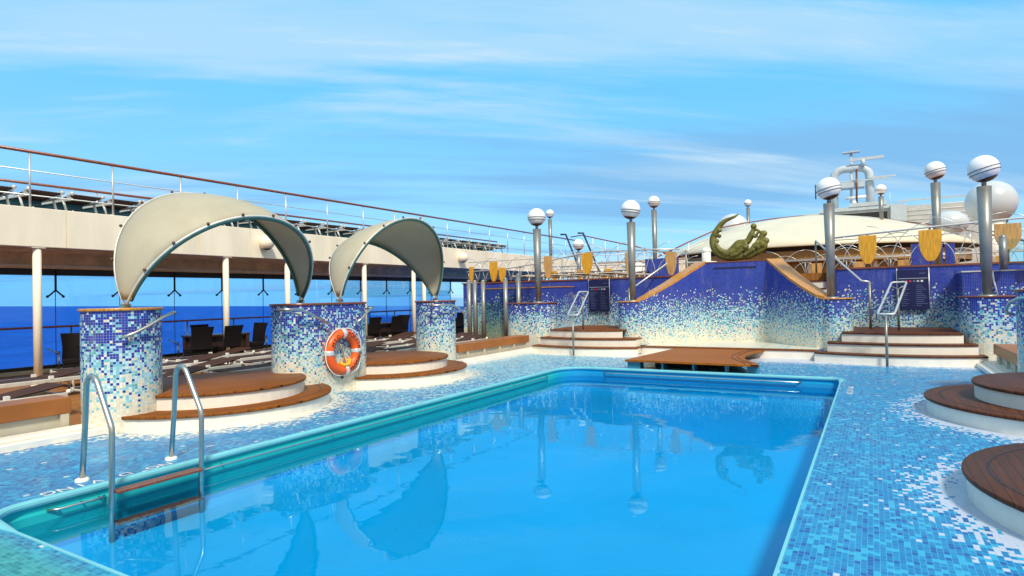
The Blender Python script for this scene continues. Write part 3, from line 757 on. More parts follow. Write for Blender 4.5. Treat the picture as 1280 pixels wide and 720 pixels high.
# upper deck and stair
struct('raised_deck', MB().box(-12.65, 16., 18.25, 75., 1.86, 2.06), 'deck')
def stair(x0, x1, label):
    st = thing('stair', ((x0 + x1) / 2, 17.6, .63), label, 'stairs', 'white stairs to the raised deck')
    for i in range(7):
        y0 = 17.0 + .22 * i; z0 = .63 + .204 * i
        e = .55 if i < 2 else 0.
        a_, b_ = (x0, x1 + e) if x0 > -3.3 else (x0 - e, x1)
        MB().box(a_, b_, y0, 18.9, z0, z0 + .175).build('riser', 'riser', st)
        MB().box(a_, b_, y0 - .02, y0 + .26, z0 + .175, z0 + .204).build('tread', 'tread_dark', st)
stair(-1.78, -1.03, 'narrow white stair climbing behind the right wing of the waterfall wall')
stair(-5.55, -4.82, 'narrow white stair climbing behind the left wing of the waterfall wall')
def srail(pts, label):
    t = thing('stair_handrail', pts[-1], label, 'handrail', 'steel stair handrails')
    MB().tube(pts[:-1], .026, 10).build('rail', 'rail', t); MB().cyl(pts[-2], pts[-1], .03, n=10).build('post', 'post', t)
    MB().cyl(pts[0], (pts[0][0], pts[0][1], 2.06), .024, n=10).build('post', 'post', t)
srail([(-1.30, 18.6, 2.95), (-.22, 17.32, 1.80), (-.05, 17.28, 1.77), (-.05, 17.28, .63)], 'steel stair handrail climbing beside the right blue back wall')
srail([(-4.84, 18.6, 2.90), (-6.0, 17.3, 1.83), (-6.2, 17.3, 1.77), (-6.2, 17.3, .63)], 'steel stair handrail climbing beside the left blue back wall')
# step handrail frames
def frame_rail(x_, y0, y1, dx, zt, label):
    t = thing('step_handrail', (x_, y0, 0), label, 'handrail', 'tilted steel loops on the wide steps')
    lo = Vector((x_, y0, 1.07)); hi = Vector((x_ + dx, y1, zt))
    d = .15
    c = [lo + Vector((-d, 0, 0)), hi + Vector((-d, 0, 0)), hi + Vector((d, 0, 0)), lo + Vector((d, 0, 0))]
    pts = []
    for i in range(4):
        p, a_, b_ = c[i], c[i - 1], c[(i + 1) % 4]
        pts += [p + (a_ - p).normalized() * .06, p + (a_ - p).normalized() * .015 + (b_ - p).normalized() * .015, p + (b_ - p).normalized() * .06]
    MB().tube(pts, .023, 10, True).build('loop', 'rail', t)
    MB().cyl((x_ + .0, y0 + .0, 0), (x_, y0, 1.0), .026, n=12).tube([(x_ - d, y0 + .06, 1.08), (x_, y0, 1.0), (x_ + d, y0 + .06, 1.08)], .014, 8).build('post', 'post', t)
    q = hi + Vector((-dx * .12, -(y1 - y0) * .12, 0)); zq = 1.07 + (zt - 1.07) * .88
    MB().cyl((q.x, q.y, .63), (q.x, q.y, zq - .08), .026, n=12).tube([(q.x - d, q.y, zq), (q.x, q.y, zq - .08), (q.x + d, q.y, zq)], .014, 8).build('post', 'post', t)
frame_rail(.23, 14.70, 16.9, .32, 1.74, 'tilted steel handrail loop on the right-hand dark steps')
frame_rail(-6.83, 14.66, 15.95, -.24, 1.69, 'tilted steel handrail loop on the left-hand brown steps')
# signs
def sign(x0, x1, lean, label):
    t = thing('information_sign', ((x0 + x1) / 2, 17.9, 1.08), label, 'sign', 'dark blue information boards on the back walls')
    MB().box(x0, x1, 17.90, 17.94, 1.08, 2.05).build('board', 'navy', t, bevel=.006)
    MB().box(x0 + .02, x1 - .02, 17.894, 17.899, 1.83, 1.842).build('divider_line', 'rail', t)
    nw = (x1 - x0) / 8
    for i, mt in enumerate(('green', 'red', 'red', 'ink', 'rail', 'white')):
        MB().box(x0 + nw * (i + 1), x0 + nw * (i + 1) + nw * .6, 17.894, 17.899, 1.745, 1.79).build('icon', mt, t)
    L = MB()
    for cx in (0, 1):
        for i in range(11):
            xx = x0 + .06 + cx * (x1 - x0) * .5; ww = (x1 - x0) * .36 * random.uniform(.45, 1)
            L.box(xx, xx + ww, 17.896, 17.899, 1.66 - i * .05, 1.672 - i * .05)
    L.build('text_lines', 'ink', t)
    MB().box(x1 - .19, x1 - .06, 17.896, 17.899, 1.95, 1.965).build('heading_mark', 'ink', t)
    for x_ in (x0 - .01, x1 + .01): MB().cyl((x_, 17.93, 1.04), (x_, 17.93, 2.09), .013, n=8).build('side_rod', 'rail', t)
sign(.55, 1.19, 0, 'dark blue information board on the back wall above the right-hand steps')
sign(-7.76, -7.08, 0, 'dark blue information board on the back wall above the left-hand steps')

# ------------------------------------------------------------------ lamp posts
def lamp(x_, y_, z0, zg, dia, label, tilt=0., group='globe lamp posts'):
    t = thing('lamp_post', (x_, y_, z0), label, 'lamp post', group)
    r_ = dia / 2; zt = zg - r_ - .09
    MB().lathe((x_, y_, z0), [(0, .03), (.16, .03), (.17, .0)], 20).tube([(x_, y_, z0 + .02), (x_, y_, zt)], [r_ * .30, r_ * .46], 18).build('post', 'post', t)
    MB().cyl((x_, y_, zt - .01), (x_, y_, zg - r_ * .8), r_ * .16, n=12).build('neck', 'post', t)
    rt = Matrix.Rotation(R(tilt), 3, 'Y')
    g = MB().sphere((x_, y_, zg), r_, 28, 18).build('globe', 'globe', t)
    MB().sphere((x_, y_, zg), r_ * 1.012, 28, 5, -PI / 2, -PI / 2 + .72, rt).build('bowl', 'bowl', g)
    for h_, rr in ((-.05, 1.02), (-.30, 1.02)):
        q = math.asin(h_); MB().tube([Vector((x_, y_, zg)) + rt @ Vector((math.cos(a_) * r_ * rr * math.cos(q), math.sin(a_) * r_ * rr * math.cos(q), r_ * rr * h_)) for a_ in [2 * PI * i / 32 for i in range(32)]], r_ * .022, 6, True).build('hoop', 'black', g)
    return t
lamp(-8.70, 16.25, 1.40, 3.99, .54, 'lamp post on the low pillar at far left, before the steel poles')
lamp(-5.78, 16.40, 1.40, 3.97, .54, 'lamp post at the left wing of the waterfall wall', 8)
lamp(-.84, 16.45, 1.40, 4.03, .54, 'lamp post at the right wing of the waterfall wall, next to the sculpture', -14)
lamp(2.06, 15.90, 1.40, 4.05, .56, 'tallest lamp post at the right edge, in front of the big radar dome', -16)
lamp(1.68, 21.68, 2.06, 5.03, .54, 'lamp post on the raised deck, left of the one at the right edge', -14)
lamp(-16.9, 33.3, 3.6, 6.63, .52, 'lamp post peeking out behind the far left one')
lamp(-8.35, 26.8, 2.06, 5.72, .54, 'taller lamp post on the raised deck behind the left wing lamp')
lamp(-12.1, 26.8, 2.06, 4.02, .54, 'short lamp post on the raised deck between the two left lamps')
lamp(-7.84, 48.2, 3.0, 8.22, .54, 'distant small lamp post standing behind the sculpture')
lamp(.52, 36.9, 5.0, 6.74, .54, 'small lamp post above the cream roof, right of the mast')
lamp(-18.3, 68.5, 3.0, 6.1, .55, 'tiniest lamp post, half hidden behind the taller left lamp')

# ------------------------------------------------------------------ sculpture
def sculpture():
    def P(px, py, dy=0.): return (-4.01 + (px - 887) * .0213, 18.14 + dy, 2.47 + (325.5 - py) * .0224)
    def Q(zx, zy, dy=0.): return P(820 + zx / 8, 250 + zy / 8, dy)
    mb = MB()
    def tub(pts, rs, dy=0.):
        # resample smoothly
        V = [Vector(Q(a_, b_, dy)) for a_, b_ in pts]; out = []; rr = []
        n = len(V)
        for i in range(n - 1):
            p0, p1, p2, p3 = V[max(i - 1, 0)], V[i], V[i + 1], V[min(i + 2, n - 1)]
            for j in range(6):
                u = j / 6; out.append(.5 * ((2 * p1) + (p2 - p0) * u + (2 * p0 - 5 * p1 + 4 * p2 - p3) * u * u + (3 * p1 - p0 - 3 * p2 + p3) * u ** 3)); rr.append((rs[i] * (1 - u) + rs[i + 1] * u) * .00245)
        out.append(V[-1]); rr.append(rs[-1] * .0028)
        mb.tube(out, rr, 12)
        mb.sphere(out[0], rr[0], 12, 8); mb.sphere(out[-1], rr[-1], 12, 8)
    # crescent tail sweeping up to the pointed tip
    tub([(840, 125), (800, 150), (740, 170), (690, 190), (640, 235), (600, 290), (570, 350), (570, 410), (595, 470), (640, 520), (700, 550), (780, 560), (860, 555)], [5, 14, 20, 26, 32, 36, 40, 46, 52, 54, 52, 48, 40])
    tub([(600, 420), (640, 485), (710, 520), (780, 500), (830, 470), (880, 455), (905, 470), (900, 490)], [22, 34, 40, 38, 36, 32, 26, 20], -.08)
    # curls inside the crescent
    for a_, b_, r_ in ((640, 280, 23), (635, 338, 23), (607, 390, 26)): mb.sphere(Q(a_, b_, -.04), r_ * .0028, 14, 10)
    # reclining figure: hips, torso, shoulders, head, arms
    tub([(720, 520), (780, 470), (830, 430), (880, 425), (920, 410), (945, 375), (965, 335), (978, 300)], [34, 42, 46, 44, 38, 36, 34, 20])
    tub([(978, 300), (983, 275), (985, 262)], [18, 26, 30])
    tub([(965, 335), (1000, 370), (1020, 340), (1040, 315)], [20, 18, 15, 12], -.03)
    tub([(985, 300), (1015, 300), (1045, 320), (1070, 340)], [18, 15, 14, 12], .03)
    # second head and wave scrolls on the right
    tub([(1010, 470), (1040, 420), (1060, 380), (1075, 350)], [40, 42, 36, 32])
    mb.sphere(Q(1083, 342), .033 * 2.8, 16, 12); mb.sphere(Q(1103, 415), .032 * 2.8, 16, 12)
    tub([(1060, 380), (1085, 430), (1080, 475), (1050, 500), (990, 530), (930, 560), (850, 560)], [30, 34, 38, 40, 40, 34, 30])
    for cx, cy, r0 in ((905, 470, 44), (1020, 470, 46), (1065, 455, 34)):
        tub([(cx + r0 * (1 - i / 16) * math.cos(2.4 + i * .55), cy + r0 * (1 - i / 16) * math.sin(2.4 + i * .55)) for i in range(14)], [16 - .6 * i for i in range(14)], -.12)
        mb.sphere(Q(cx, cy, -.1), r0 * .6 * .0028, 12, 8)
    tub([(760, 545), (840, 520), (905, 470 - 44)], [24, 26, 16], -.10)
    tub([(900, 545), (960, 500), (1020, 470 - 46)], [24, 26, 16], -.10)
    o = mb.build('bronze_sculpture', 'bronze', None, loc=(-3.3, 18.14, 2.47))
    rm_ = o.modifiers.new('remesh', 'REMESH'); rm_.mode = 'VOXEL'; rm_.voxel_size = .0125; rm_.use_smooth_shade = True
    sm_ = o.modifiers.new('smooth', 'SMOOTH'); sm_.factor = .5; sm_.iterations = 2
    tag(o, 'green bronze sculpture of a reclining figure with a crescent tail on the waterfall wall', 'sculpture')
sculpture()

# ------------------------------------------------------------------ railings of the raised deck, with amber paddles
def deck_rail(xs, y_, z0, top, paddles, label, mat_top='rail', px=.0, small=1.):
    t = thing('deck_railing', ((xs[0] + xs[-1]) / 2, y_, z0), label, 'railing', 'arched steel railings with wooden paddles')
    n = 12; tp = []
    for i in range(len(top)): tp.append((top[i][0], y_, top[i][1]))
    MB().tube(tp, .024 * small, 8).build('top_rail', 'rail', t)
    def zt(x_):
        for a_, b_ in zip(top, top[1:]):
            if a_[0] <= x_ <= b_[0]: return a_[1] + (b_[1] - a_[1]) * (x_ - a_[0]) / (b_[0] - a_[0])
        return top[-1][1] if x_ > top[-1][0] else top[0][1]
    MB().tube([(x_, y_ + .02, z0 + .74 * small) for x_ in (xs[0], xs[-1])], .012, 6).build('middle_rail', 'rail', t)
    for x_ in xs:
        MB().cyl((x_, y_ + .03, z0), (x_, y_ + .03, zt(x_)), .024 * small, n=8).build('post', 'post', t)
    for a_, b_ in zip(xs, xs[1:]):
        if b_ - a_ > 1.9: continue
        H = MB(); w_ = b_ - a_
        for c_, r_ in ((a_, w_ * .62), (b_, w_ * .62), (a_ + w_ / 2, w_ * .5), (a_, w_ * .34), (b_, w_ * .34)):
            H.tube([(min(b_, max(a_, c_ + r_ * math.cos(q))), y_ + .03, z0 + .02 + r_ * 1.25 * math.sin(q)) for q in [PI * i / n for i in range(n + 1)] if a_ - .001 <= c_ + r_ * math.cos(q) <= b_ + .001] or [(a_, y_, z0), (a_, y_, z0 + .1)], .010, 6)
        H.build('arched_bars', 'rail', t)
    for (x_, w_, zb_, zt_, mt) in paddles:
        prof = [(-.5, 1.), (.5, 1.), (.5, .52), (.44, .34), (.33, .16), (.2, .03), (.12, 0), (-.12, 0), (-.2, .03), (-.33, .16), (-.44, .34), (-.5, .52)]
        pp = MB(); k_ = len(prof)
        f_ = [(x_ + a_ * w_, y_ - .035, zb_ + b_ * (zt_ - zb_)) for a_, b_ in prof]; g_ = [(a_, y_ + .015, c_) for a_, _, c_ in f_]
        pp.add(f_ + g_, [tuple(range(k_)), tuple(range(2 * k_ - 1, k_ - 1, -1))] + [(i, k_ + i, k_ + (i + 1) % k_, (i + 1) % k_) for i in range(k_)])
        pp.build('wooden_paddle', mt, t, bevel=.008)
deck_rail([-12.6, -11.45, -10.65, -9.3, -7.9, -6.5, -5.2], 18.12, 2.12, [(-12.6, 2.50), (-11.2, 2.53), (-9.85, 2.66), (-7.85, 2.78), (-5.9, 2.76), (-4.9, 2.72)],
          [(-12.35, .18, 2.14, 2.45, 'paddle'), (-11.45, .33, 2.14, 2.46, 'paddle'), (-9.3, .30, 2.16, 2.64, 'paddle2'), (-7.9, .36, 2.25, 2.72, 'paddle'), (-6.5, .30, 2.18, 2.68, 'paddle2'), (-5.2, .32, 2.14, 2.66, 'paddle2')],
          'arched steel railing with wooden paddles on the left back wall') if False else None
deck_rail([-12.55, -11.45, -10.4, -9.3, -7.88, -6.46, -5.16], 18.12, 2.12, [(-12.6, 2.52), (-11.2, 2.55), (-9.85, 2.68), (-7.85, 2.98), (-5.9, 2.95), (-4.9, 2.90)],
          [(-12.4, .17, 2.14, 2.70, 'paddle'), (-11.45, .32, 2.14, 2.84, 'paddle'), (-11.1, .28, 2.12, 2.62, 'paddle'), (-9.3, .30, 2.16, 2.93, 'paddle2'), (-7.88, .37, 2.27, 2.95, 'paddle'), (-6.46, .28, 2.18, 2.9, 'paddle2'), (-5.16, .32, 2.13, 2.84, 'paddle2')],
          'arched steel railing with wooden paddles along the left back wall')
deck_rail([-1.0, -.07, 1.26, 2.76, 4.2, 5.6], 18.12, 2.16, [(-1.0, 2.95), (1.26, 3.09), (3.05, 3.17), (6, 3.3)],
          [(-.07, .40, 2.24, 2.97, 'paddle'), (1.26, .47, 2.25, 3.02, 'paddle'), (2.76, .50, 2.45, 3.06, 'paddle2'), (4.2, .5, 2.4, 3.1, 'paddle')],
          'arched steel railing with wide amber paddles along the right back wall')
deck_rail([-12.9 + i * 1.35 for i in range(6)], 25.5, 2.06, [(-13, 2.95), (-6, 2.85)], [(-12.8 + i * 1.35, .34, 2.12, 2.75, ('paddle', 'paddle2')[i % 2]) for i in range(6)],
          'second arched railing with paddles farther back on the left of the raised deck')
deck_rail([-3.6 + i * 1.4 for i in range(7)], 26.0, 2.06, [(-3.7, 2.75), (5, 2.75)], [(-3.2 + i * 1.4, .36, 2.1, 2.62, 'paddle2') for i in range(6)],
          'second arched railing with tan paddles before the round cream pavilion')

# steel poles with glass at the two ends
def poles(pts, label, z0, glass):
    t = thing('glass_screen', (pts[0][0], pts[0][1], z0), label, 'screen', 'glass screens between steel poles')
    for (x_, y_, zt) in pts: MB().cyl((x_, y_, z0), (x_, y_, zt), .075, n=14).sphere((x_, y_, zt), .072, 12, 6).build('pole', 'post', t)
    for (a_, b_, zt) in glass:
        g = MB(); d = (Vector(b_) - Vector(a_)).normalized(); nn = Vector((-d.y, d.x)) * .006
        g.add([(p[0] + s_ * nn.x, p[1] + s_ * nn.y, z_) for s_ in (1, -1) for z_ in (z0 + .08, zt) for p in (a_, b_)], [(0, 1, 3, 2), (5, 4, 6, 7), (2, 3, 7, 6), (0, 2, 6, 4), (1, 5, 7, 3)])
        g.build('glass_panel', 'clear', t)
poles([(-11.55, 16.7, 2.12), (-11.35, 16.75, 2.11), (-11.05, 16.8, 2.11), (-10.25, 16.9, 2.16), (-9.85, 17.05, 2.28)], 'glass screen between steel poles left of the far left lamp post', 0, [((-11.5, 16.7), (-10.25, 16.9), 1.9), ((-10.2, 16.9), (-9.86, 17.04), 1.9)])
poles([(2.50, 17.0, 2.66), (2.95, 17.0, 2.68), (3.4, 17.0, 2.70)], 'glass screen between steel poles at the right edge on the pale-edged block', 1.96, [((2.55, 17.0), (3.35, 17.0), 2.62)])

# ------------------------------------------------------------------ left promenade: overhang, columns, glass, upper deck
ov = thing('promenade_overhang', (-14.4, 10, 2.8), 'long cream upper promenade deck overhanging the left side', 'upper deck')
Y0, Y1 = -4., 33.
MB().box(-14.5, -14.4, Y0, Y1, 2.80, 3.59).build('fascia', 'cream', ov, bevel=.012)
s_ = MB()
for i in range(26): s_.box(-14.405, -14.396, Y0 + i * 1.45, Y0 + i * 1.45 + .012, 2.81, 3.575)
s_.build('plate_seam', 'soffit', ov)
MB().box(-18.2, -14.5, Y0, Y1, 3.45, 3.58).build('deck_plate', 'grey', ov)
MB().box(-18., -14.5, Y0, Y1, 2.95, 3.0).build('soffit', 'soffit', ov)
b_ = MB(); y_ = Y0
while y_ < Y1: b_.box(-17.3, -14.5, y_, y_ + .05, 2.86, 2.95); y_ += .6
b_.build('soffit_beam', 'soffit', ov)
b_ = MB()
for x_ in (-14.85, -15.3, -15.75, -16.2, -16.65): b_.box(x_, x_ + .03, Y0, Y1, 2.84, 2.9)
b_.build('soffit_batten', 'soffit', ov)
MB().box(-17.45, -17.3, Y0, Y1, 2.52, 2.95).build('header_beam', 'soffit', ov)
MB().box(-17.3, -17.25, Y0, Y1, 2.56, 2.61).build('header_trim', 'cream', ov)
MB().box(-17.42, -17.32, Y0, Y1, 2.36, 2.52).build('header_band', 'black', ov)
for i, (y_, lab) in enumerate(((1.4, None), (5.68, 'slim white steel column at far left, before the sea view'), (9.85, 'slim white column behind the first canopy, over the dining table'), (11.79, 'slim white column seen under the right end of the first canopy'), (14.88, 'grey white column right of the lifebuoy pillar'), (17.4, 'pair column, left one, under the second canopy'), (18.0, 'pale column beside the foot of the second canopy'))):
    if not lab: continue
    t = thing('column', (-14.5, y_, 0), lab, 'column', 'slim white columns under the promenade')
    MB().cyl((-14.5, y_, 0), (-14.5, y_, 2.84), .075, n=18).build('shaft', 'cream', t)
    MB().lathe((-14.5, y_, 0), [(.075, .04), (.12, .04), (.12, 0)], 18).build('base_plate', 'cream', t)
    MB().box(-14.62, -14.41, y_ - .12, y_ + .12, 2.78, 2.84).build('head_plate', 'cream', t)
for y_, lab in ((10.9, 'white round wall lamp on the cream promenade fascia above the first canopy'), (20.2, 'white round wall lamp on the cream fascia, right of the second canopy')):
    t = thing('wall_lamp', (-14.4, y_, 3.22), lab, 'wall lamp', 'round wall lamps on the fascia')
    MB().sphere((-14.22, y_, 3.22), .2, 22, 14).build('globe', 'cream', t)
    MB().cyl((-14.42, y_, 3.2), (-14.24, y_, 3.2), .09, n=14).build('mount', 'cream', t)
    MB().sphere((-14.22, y_, 3.215), .203, 20, 4, -PI / 2, -PI / 2 + .6).build('bowl', 'black', t)
# upper railings
def prom_rail(x_, zb_, zt_, ys, label, topmat='redwood', bars=(.15, .55)):
    t = thing('promenade_railing', (x_, ys[0], zb_), label, 'railing', 'promenade railings')
    MB().tube([(x_, ys[0], zt_), (x_, ys[-1], zt_)], .034, 10).build('wooden_top_rail', topmat, t)
    for f in bars: MB().tube([(x_, ys[0], zb_ + (zt_ - zb_) * f), (x_, ys[-1], zb_ + (zt_ - zb_) * f)], .012, 8).build('bar', 'rail', t)
    for y_ in ys: MB().cyl((x_, y_, zb_), (x_, y_, zt_), .020, n=10).build('post', 'rail', t)
prom_rail(-14.44, 3.59, 4.71, [5.55 + 1.545 * i for i in range(-5, 18)], 'white promenade railing with red wooden top rail above the cream fascia', bars=(.22, .66))
prom_rail(-17.9, 3.58, 4.66, [5.5 + 2.9 * i for i in range(-2, 9)], 'outer promenade railing with red wooden top rail, on the sea side', bars=(.3, .62))
# sloping end rail + steps at far end of promenade
t = thing('sloping_railing', (-12.7, 30, 2.06), 'railing sloping down behind the lamps from the end of the promenade', 'railing')
sp = [(-14.44, 31.0, 4.86), (-13.6, 30.6, 4.88), (-12.7, 30, 4.64), (-7.83, 30, 3.36)]
MB().tube(sp, .03, 8).build('top_rail', 'redwood', t); MB().tube([(a_, b_2, c_ - .45) for a_, b_2, c_ in sp], .014, 6).build('bar', 'white', t)
for i in range(8):
    f = i / 7; x_ = -12.7 + (4.87) * f; zz_ = 4.64 - 1.28 * f; MB().cyl((x_, 30, max(2.06, zz_ - .95)), (x_, 30, zz_), .02, n=6).build('post', 'white', t)
for dx in (0., 1.0):
    t2 = thing('companion_stair_rail', (-13.3 + dx, 29, 2.06), ('dark stair rail beside the far left lamp post' if dx == 0 else 'dark stair rail just left of the short lamp post'), 'handrail', 'dark stair rails at the promenade end')
    MB().tube([(-14.2 + dx, 29.2, 4.85), (-13.9 + dx, 29.2, 4.83), (-12.9 + dx, 28.2, 3.4), (-12.3 + dx, 27.6, 2.5)], .045, 8).build('rail', 'black', t2)
    MB().cyl((-12.3 + dx, 27.6, 2.06), (-12.3 + dx, 27.6, 2.55), .035, n=8).build('post', 'black', t2)
# terrace bulkhead and end wall
tw = thing('terrace_wall', (-11, 33, 2.06), 'cream terrace bulkhead beyond the raised deck on the left', 'wall')
MB().box(-14.4, -8.6, 33.0, 33.4, 2.06, 3.45).build('face', 'cream', tw); MB().box(-14.4, -8.6, 32.95, 33.4, 3.45, 3.5).build('cap', 'grey', tw)

# glass windbreak on the sea side
gw = thing('glass_windbreak', (-17.3, 10, 0), 'tall blue-tinted glass windbreak with dark fittings along the sea side', 'glass wall')
MB().box(-17.42, -17.24, Y0, 24.3, 0., .09).build('coaming', 'panel', gw)
MB().box(-17.40, -17.30, Y0, 24.3, .09, .17).build('bottom_channel', 'black', gw)
ys = [4.20 + 1.487 * i for i in range(-3, 14)]
for a_, b2 in zip(ys, ys[1:]): MB().box(-17.362, -17.35, a_ + .006, b2 - .006, .17, 2.40).build('glass_panel', 'glass', gw)
for y_ in ys:
    f = MB().cyl((-17.33, y_, 1.96), (-17.33, y_, 2.5), .026, n=8)
    for s2 in (-1, 1): f.tube([(-17.33, y_, 2.0), (-17.33, y_ + s2 * .1, 1.90), (-17.33, y_ + s2 * .17, 1.84)], .02, 8).sphere((-17.345, y_ + s2 * .17, 1.84), .035, 8, 6)
    f.cyl((-17.345, y_, .1), (-17.345, y_, 2.0), .008, n=6).build('top_fitting', 'black', gw)
    f = MB().cyl((-17.2, y_, 0), (-17.2, y_, .5), .025, n=8).tube([(-17.2, y_, .42), (-17.24, y_ - .1, .5), (-17.3, y_ - .22, .58)], .018, 8).build('bottom_fitting', 'steel', gw)
hr = MB().tube([(-17.15, Y0, 1.10), (-17.15, 24.3, 1.10)], .026, 8).build('handrail', 'redwood', gw)
for y_ in ys: MB().cyl((-17.15, y_ + .25, 0), (-17.15, y_ + .25, 1.09), .024, n=8).build('rail_post', 'steel', gw)

# ------------------------------------------------------------------ loungers
def lounger_proto():
    t = thing('sun_lounger', (0, 0, 0), '', 'sun lounger')
    f = MB()
    for s2 in (-1, 1): f.box(s2 * .31 - .03, s2 * .31 + .03, -.95, .95, .28, .35)
    for y_ in (-.93, -.3, .28, .93): f.box(-.29, .29, y_ - .018, y_ + .018, .295, .33)
    f.build('frame', 'alu', t, bevel=.008)
    MB().box(-.285, .285, -.93, .24, .337, .352).build('slatted_bed', 'slat', t)
    m = Matrix.Translation((0, .26, .345)) @ Matrix.Rotation(R(9), 4, 'X')
    bk = MB().box(-.285, .285, 0, .70, -.007, .009); bk.v = [tuple(m @ Vector(v)) for v in bk.v]; bk.build('backrest', 'slat', t)
    for sx in (-1, 1):
        for sy in (-1, 1): MB().tube([(sx * .31, sy * .72, .30), (sx * .315, sy * .80, .15), (sx * .32, sy * .78, 0)], .02, 8).build('leg', 'alu', t)
    for sx in (-1, 1): MB().sphere((sx * .31, .97, .36), .035, 10, 6).box(sx * .31 - .03, sx * .31 + .03, .2, .26, .335, .40).build('hinge_knob', 'white', t)
    remember(t); return t
lp = lounger_proto()
first = True
def put_lounger(src, loc, rz, label, group):
    global first
    if first and src is lp:
        lp.location = loc; lp.rotation_euler = (0, 0, rz); lp['label'] = label; lp['group'] = group; first = False; return lp
    return copy_tree(src, loc, rz, label, group)
rows = [(-10.35, (3.35, 5.55, 7.75, 9.95, 12.3, 14.5)), (-11.35, (6.9, 9.0, 11.1, 13.2, 15.3)), (-12.55, (2.6, 4.75, 7.4, 9.5, 11.7, 13.8, 15.9)), (-13.55, (6.6, 8.8, 10.9, 13.1, 15.2))]
where = lambda y_: 'left of the nearest mosaic pillar' if y_ < 5.2 else ('behind the nearest podium' if y_ < 10.3 else ('between lifebuoy pillar and third pillar' if y_ < 14.4 else 'behind the third pillar'))
rn = ('row nearest the pool', 'second row', 'third row', 'back row by columns')
for ri, (x_, yy) in enumerate(rows):
    seen = {}
    for y_ in yy:
        wz = where(y_); seen.setdefault(wz, []).append(y_)
    for wz, lst in seen.items():
        for i, y_ in enumerate(lst):
            pre = '' if len(lst) == 1 else ('nearer ' if i == 0 else ('farther ' if i == len(lst) - 1 else 'middle '))
            put_lounger(lp, (x_ + random.uniform(-.06, .06), y_, 0.), R(random.uniform(-4, 4)), '%sdark lounger %s, %s' % (pre, wz, rn[ri]), 'sun loungers on the side deck')
# upper promenade loungers: teal sling and raised back
up = thing('sun_lounger', (0, 0, 0), '', 'sun lounger')
f = MB()
for s2 in (-1, 1): f.box(s2 * .31 - .02, s2 * .31 + .02, -.95, .95, .30, .345)
f.build('frame', 'alu', up)
MB().box(-.285, .285, -.93, .2, .24, .33).build('sling', 'teal', up)
m = Matrix.Translation((0, .2, .33)) @ Matrix.Rotation(R(7), 4, 'X'); bk = MB().box(-.30, .30, 0, .74, -.015, .015); bk.v = [tuple(m @ Vector(v)) for v in bk.v]; bk.build('backrest', 'slat', up)
for sx in (-1, 1):
    for sy in (-1, 1): MB().tube([(sx * .31, sy * .6, .33), (sx * .31, sy * .76, 0)], .024, 8).build('leg', 'white', up)
    MB().sphere((sx * .31, .96, .44), .045, 8, 6).box(sx * .31 - .03, sx * .31 + .03, .8, .86, .3, .42).build('hinge_knob', 'alu', up)
remember(up)
loc0 = (-15.75, 4.3, 3.58)
for i in range(26):
    y_ = 4.3 + .80 * i
    seg = 'left of the first canopy' if y_ < 8.2 else ('behind the first canopy' if y_ < 13.2 else ('between the two canopies' if y_ < 15.5 else ('behind the second canopy' if y_ < 20.5 else 'right of the second canopy')))
    lab = 'teal lounger with dark raised back in the promenade row %s' % seg
    loc = (-15.75, y_, 3.58)
    if i == 0: up.location = loc; up.rotation_euler = (0, 0, R(-90)); up['label'] = lab; up['group'] = 'teal loungers ' + seg
    else: copy_tree(up, loc, R(-90 + random.uniform(-5, 5)), lab, 'teal loungers ' + seg)
# loungers on the raised deck, back left
grid = [(x_, y_) for y_ in (21., 23.2, 28.) for x_ in (-11.4, -10.3, -9.2, -8.1)]
for i, (x_, y_) in enumerate(grid):
    rw_ = ('front', 'middle', 'rear')[i // 4]; cl_ = ('leftmost', 'second from left', 'third from left', 'rightmost')[i % 4]
    copy_tree(lp, (x_, y_, 2.06), R(random.uniform(-8, 8)), 'pale lounger on the raised deck, %s row, %s, behind arched railing' % (rw_, cl_), 'loungers on the raised deck')

# ------------------------------------------------------------------ tables and chairs
ch = thing('wicker_chair', (0, 0, 0), '', 'chair')
MB().box(-.25, .25, -.24, .24, .36, .46).box(-.24, .24, -.23, .23, .05, .36).build('seat', 'wicker', ch, bevel=.02)
bk = MB(); n = 8; vs = []
for i in range(n + 1):
    f = i / n; z_ = .44 + .56 * f; yb = .22 + .09 * f * f; wv_ = .25 - .02 * math.sin(PI * f) + .02 * f
    vs += [(-wv_, yb, z_), (wv_, yb, z_), (wv_, yb + .06, z_), (-wv_, yb + .06, z_)]
fs = [(4 * i + a_, 4 * i + (a_ + 1) % 4, 4 * i + 4 + (a_ + 1) % 4, 4 * i + 4 + a_) for i in range(n) for a_ in range(4)] + [(0, 3, 2, 1), (4 * n, 4 * n + 1, 4 * n + 2, 4 * n + 3)]
bk.add(vs, fs).build('backrest', 'wicker', ch)
for sx in (-1, 1):
    for sy in (-1, 1): MB().box(sx * .22 - .02, sx * .22 + .02, sy * .21 - .02, sy * .21 + .02, 0, .1).build('leg', 'wicker', ch)
remember(ch)
def table(x_, y_, lx, ly, label):
    t = thing('dining_table', (x_, y_, 0), label, 'table', 'dark dining tables')
    MB().box(x_ - lx / 2, x_ + lx / 2, y_ - ly / 2, y_ + ly / 2, .71, .76).build('tabletop', 'table', t, bevel=.006)
    for sx in (-1, 1):
        for sy in (-1, 1): MB().box(x_ + sx * (lx / 2 - .06) - .05, x_ + sx * (lx / 2 - .06) + .05, y_ + sy * (ly / 2 - .08) - .05, y_ + sy * (ly / 2 - .08) + .05, 0, .71).build('leg', 'table', t)
    MB().box(x_ - lx / 2 + .1, x_ + lx / 2 - .1, y_ - ly / 2 + .1, y_ + ly / 2 - .1, .3, .7).build('apron', 'table', t)
table(-15.3, 10.1, .8, 1.5, 'dark dining table by the glass, behind the nearest podium')
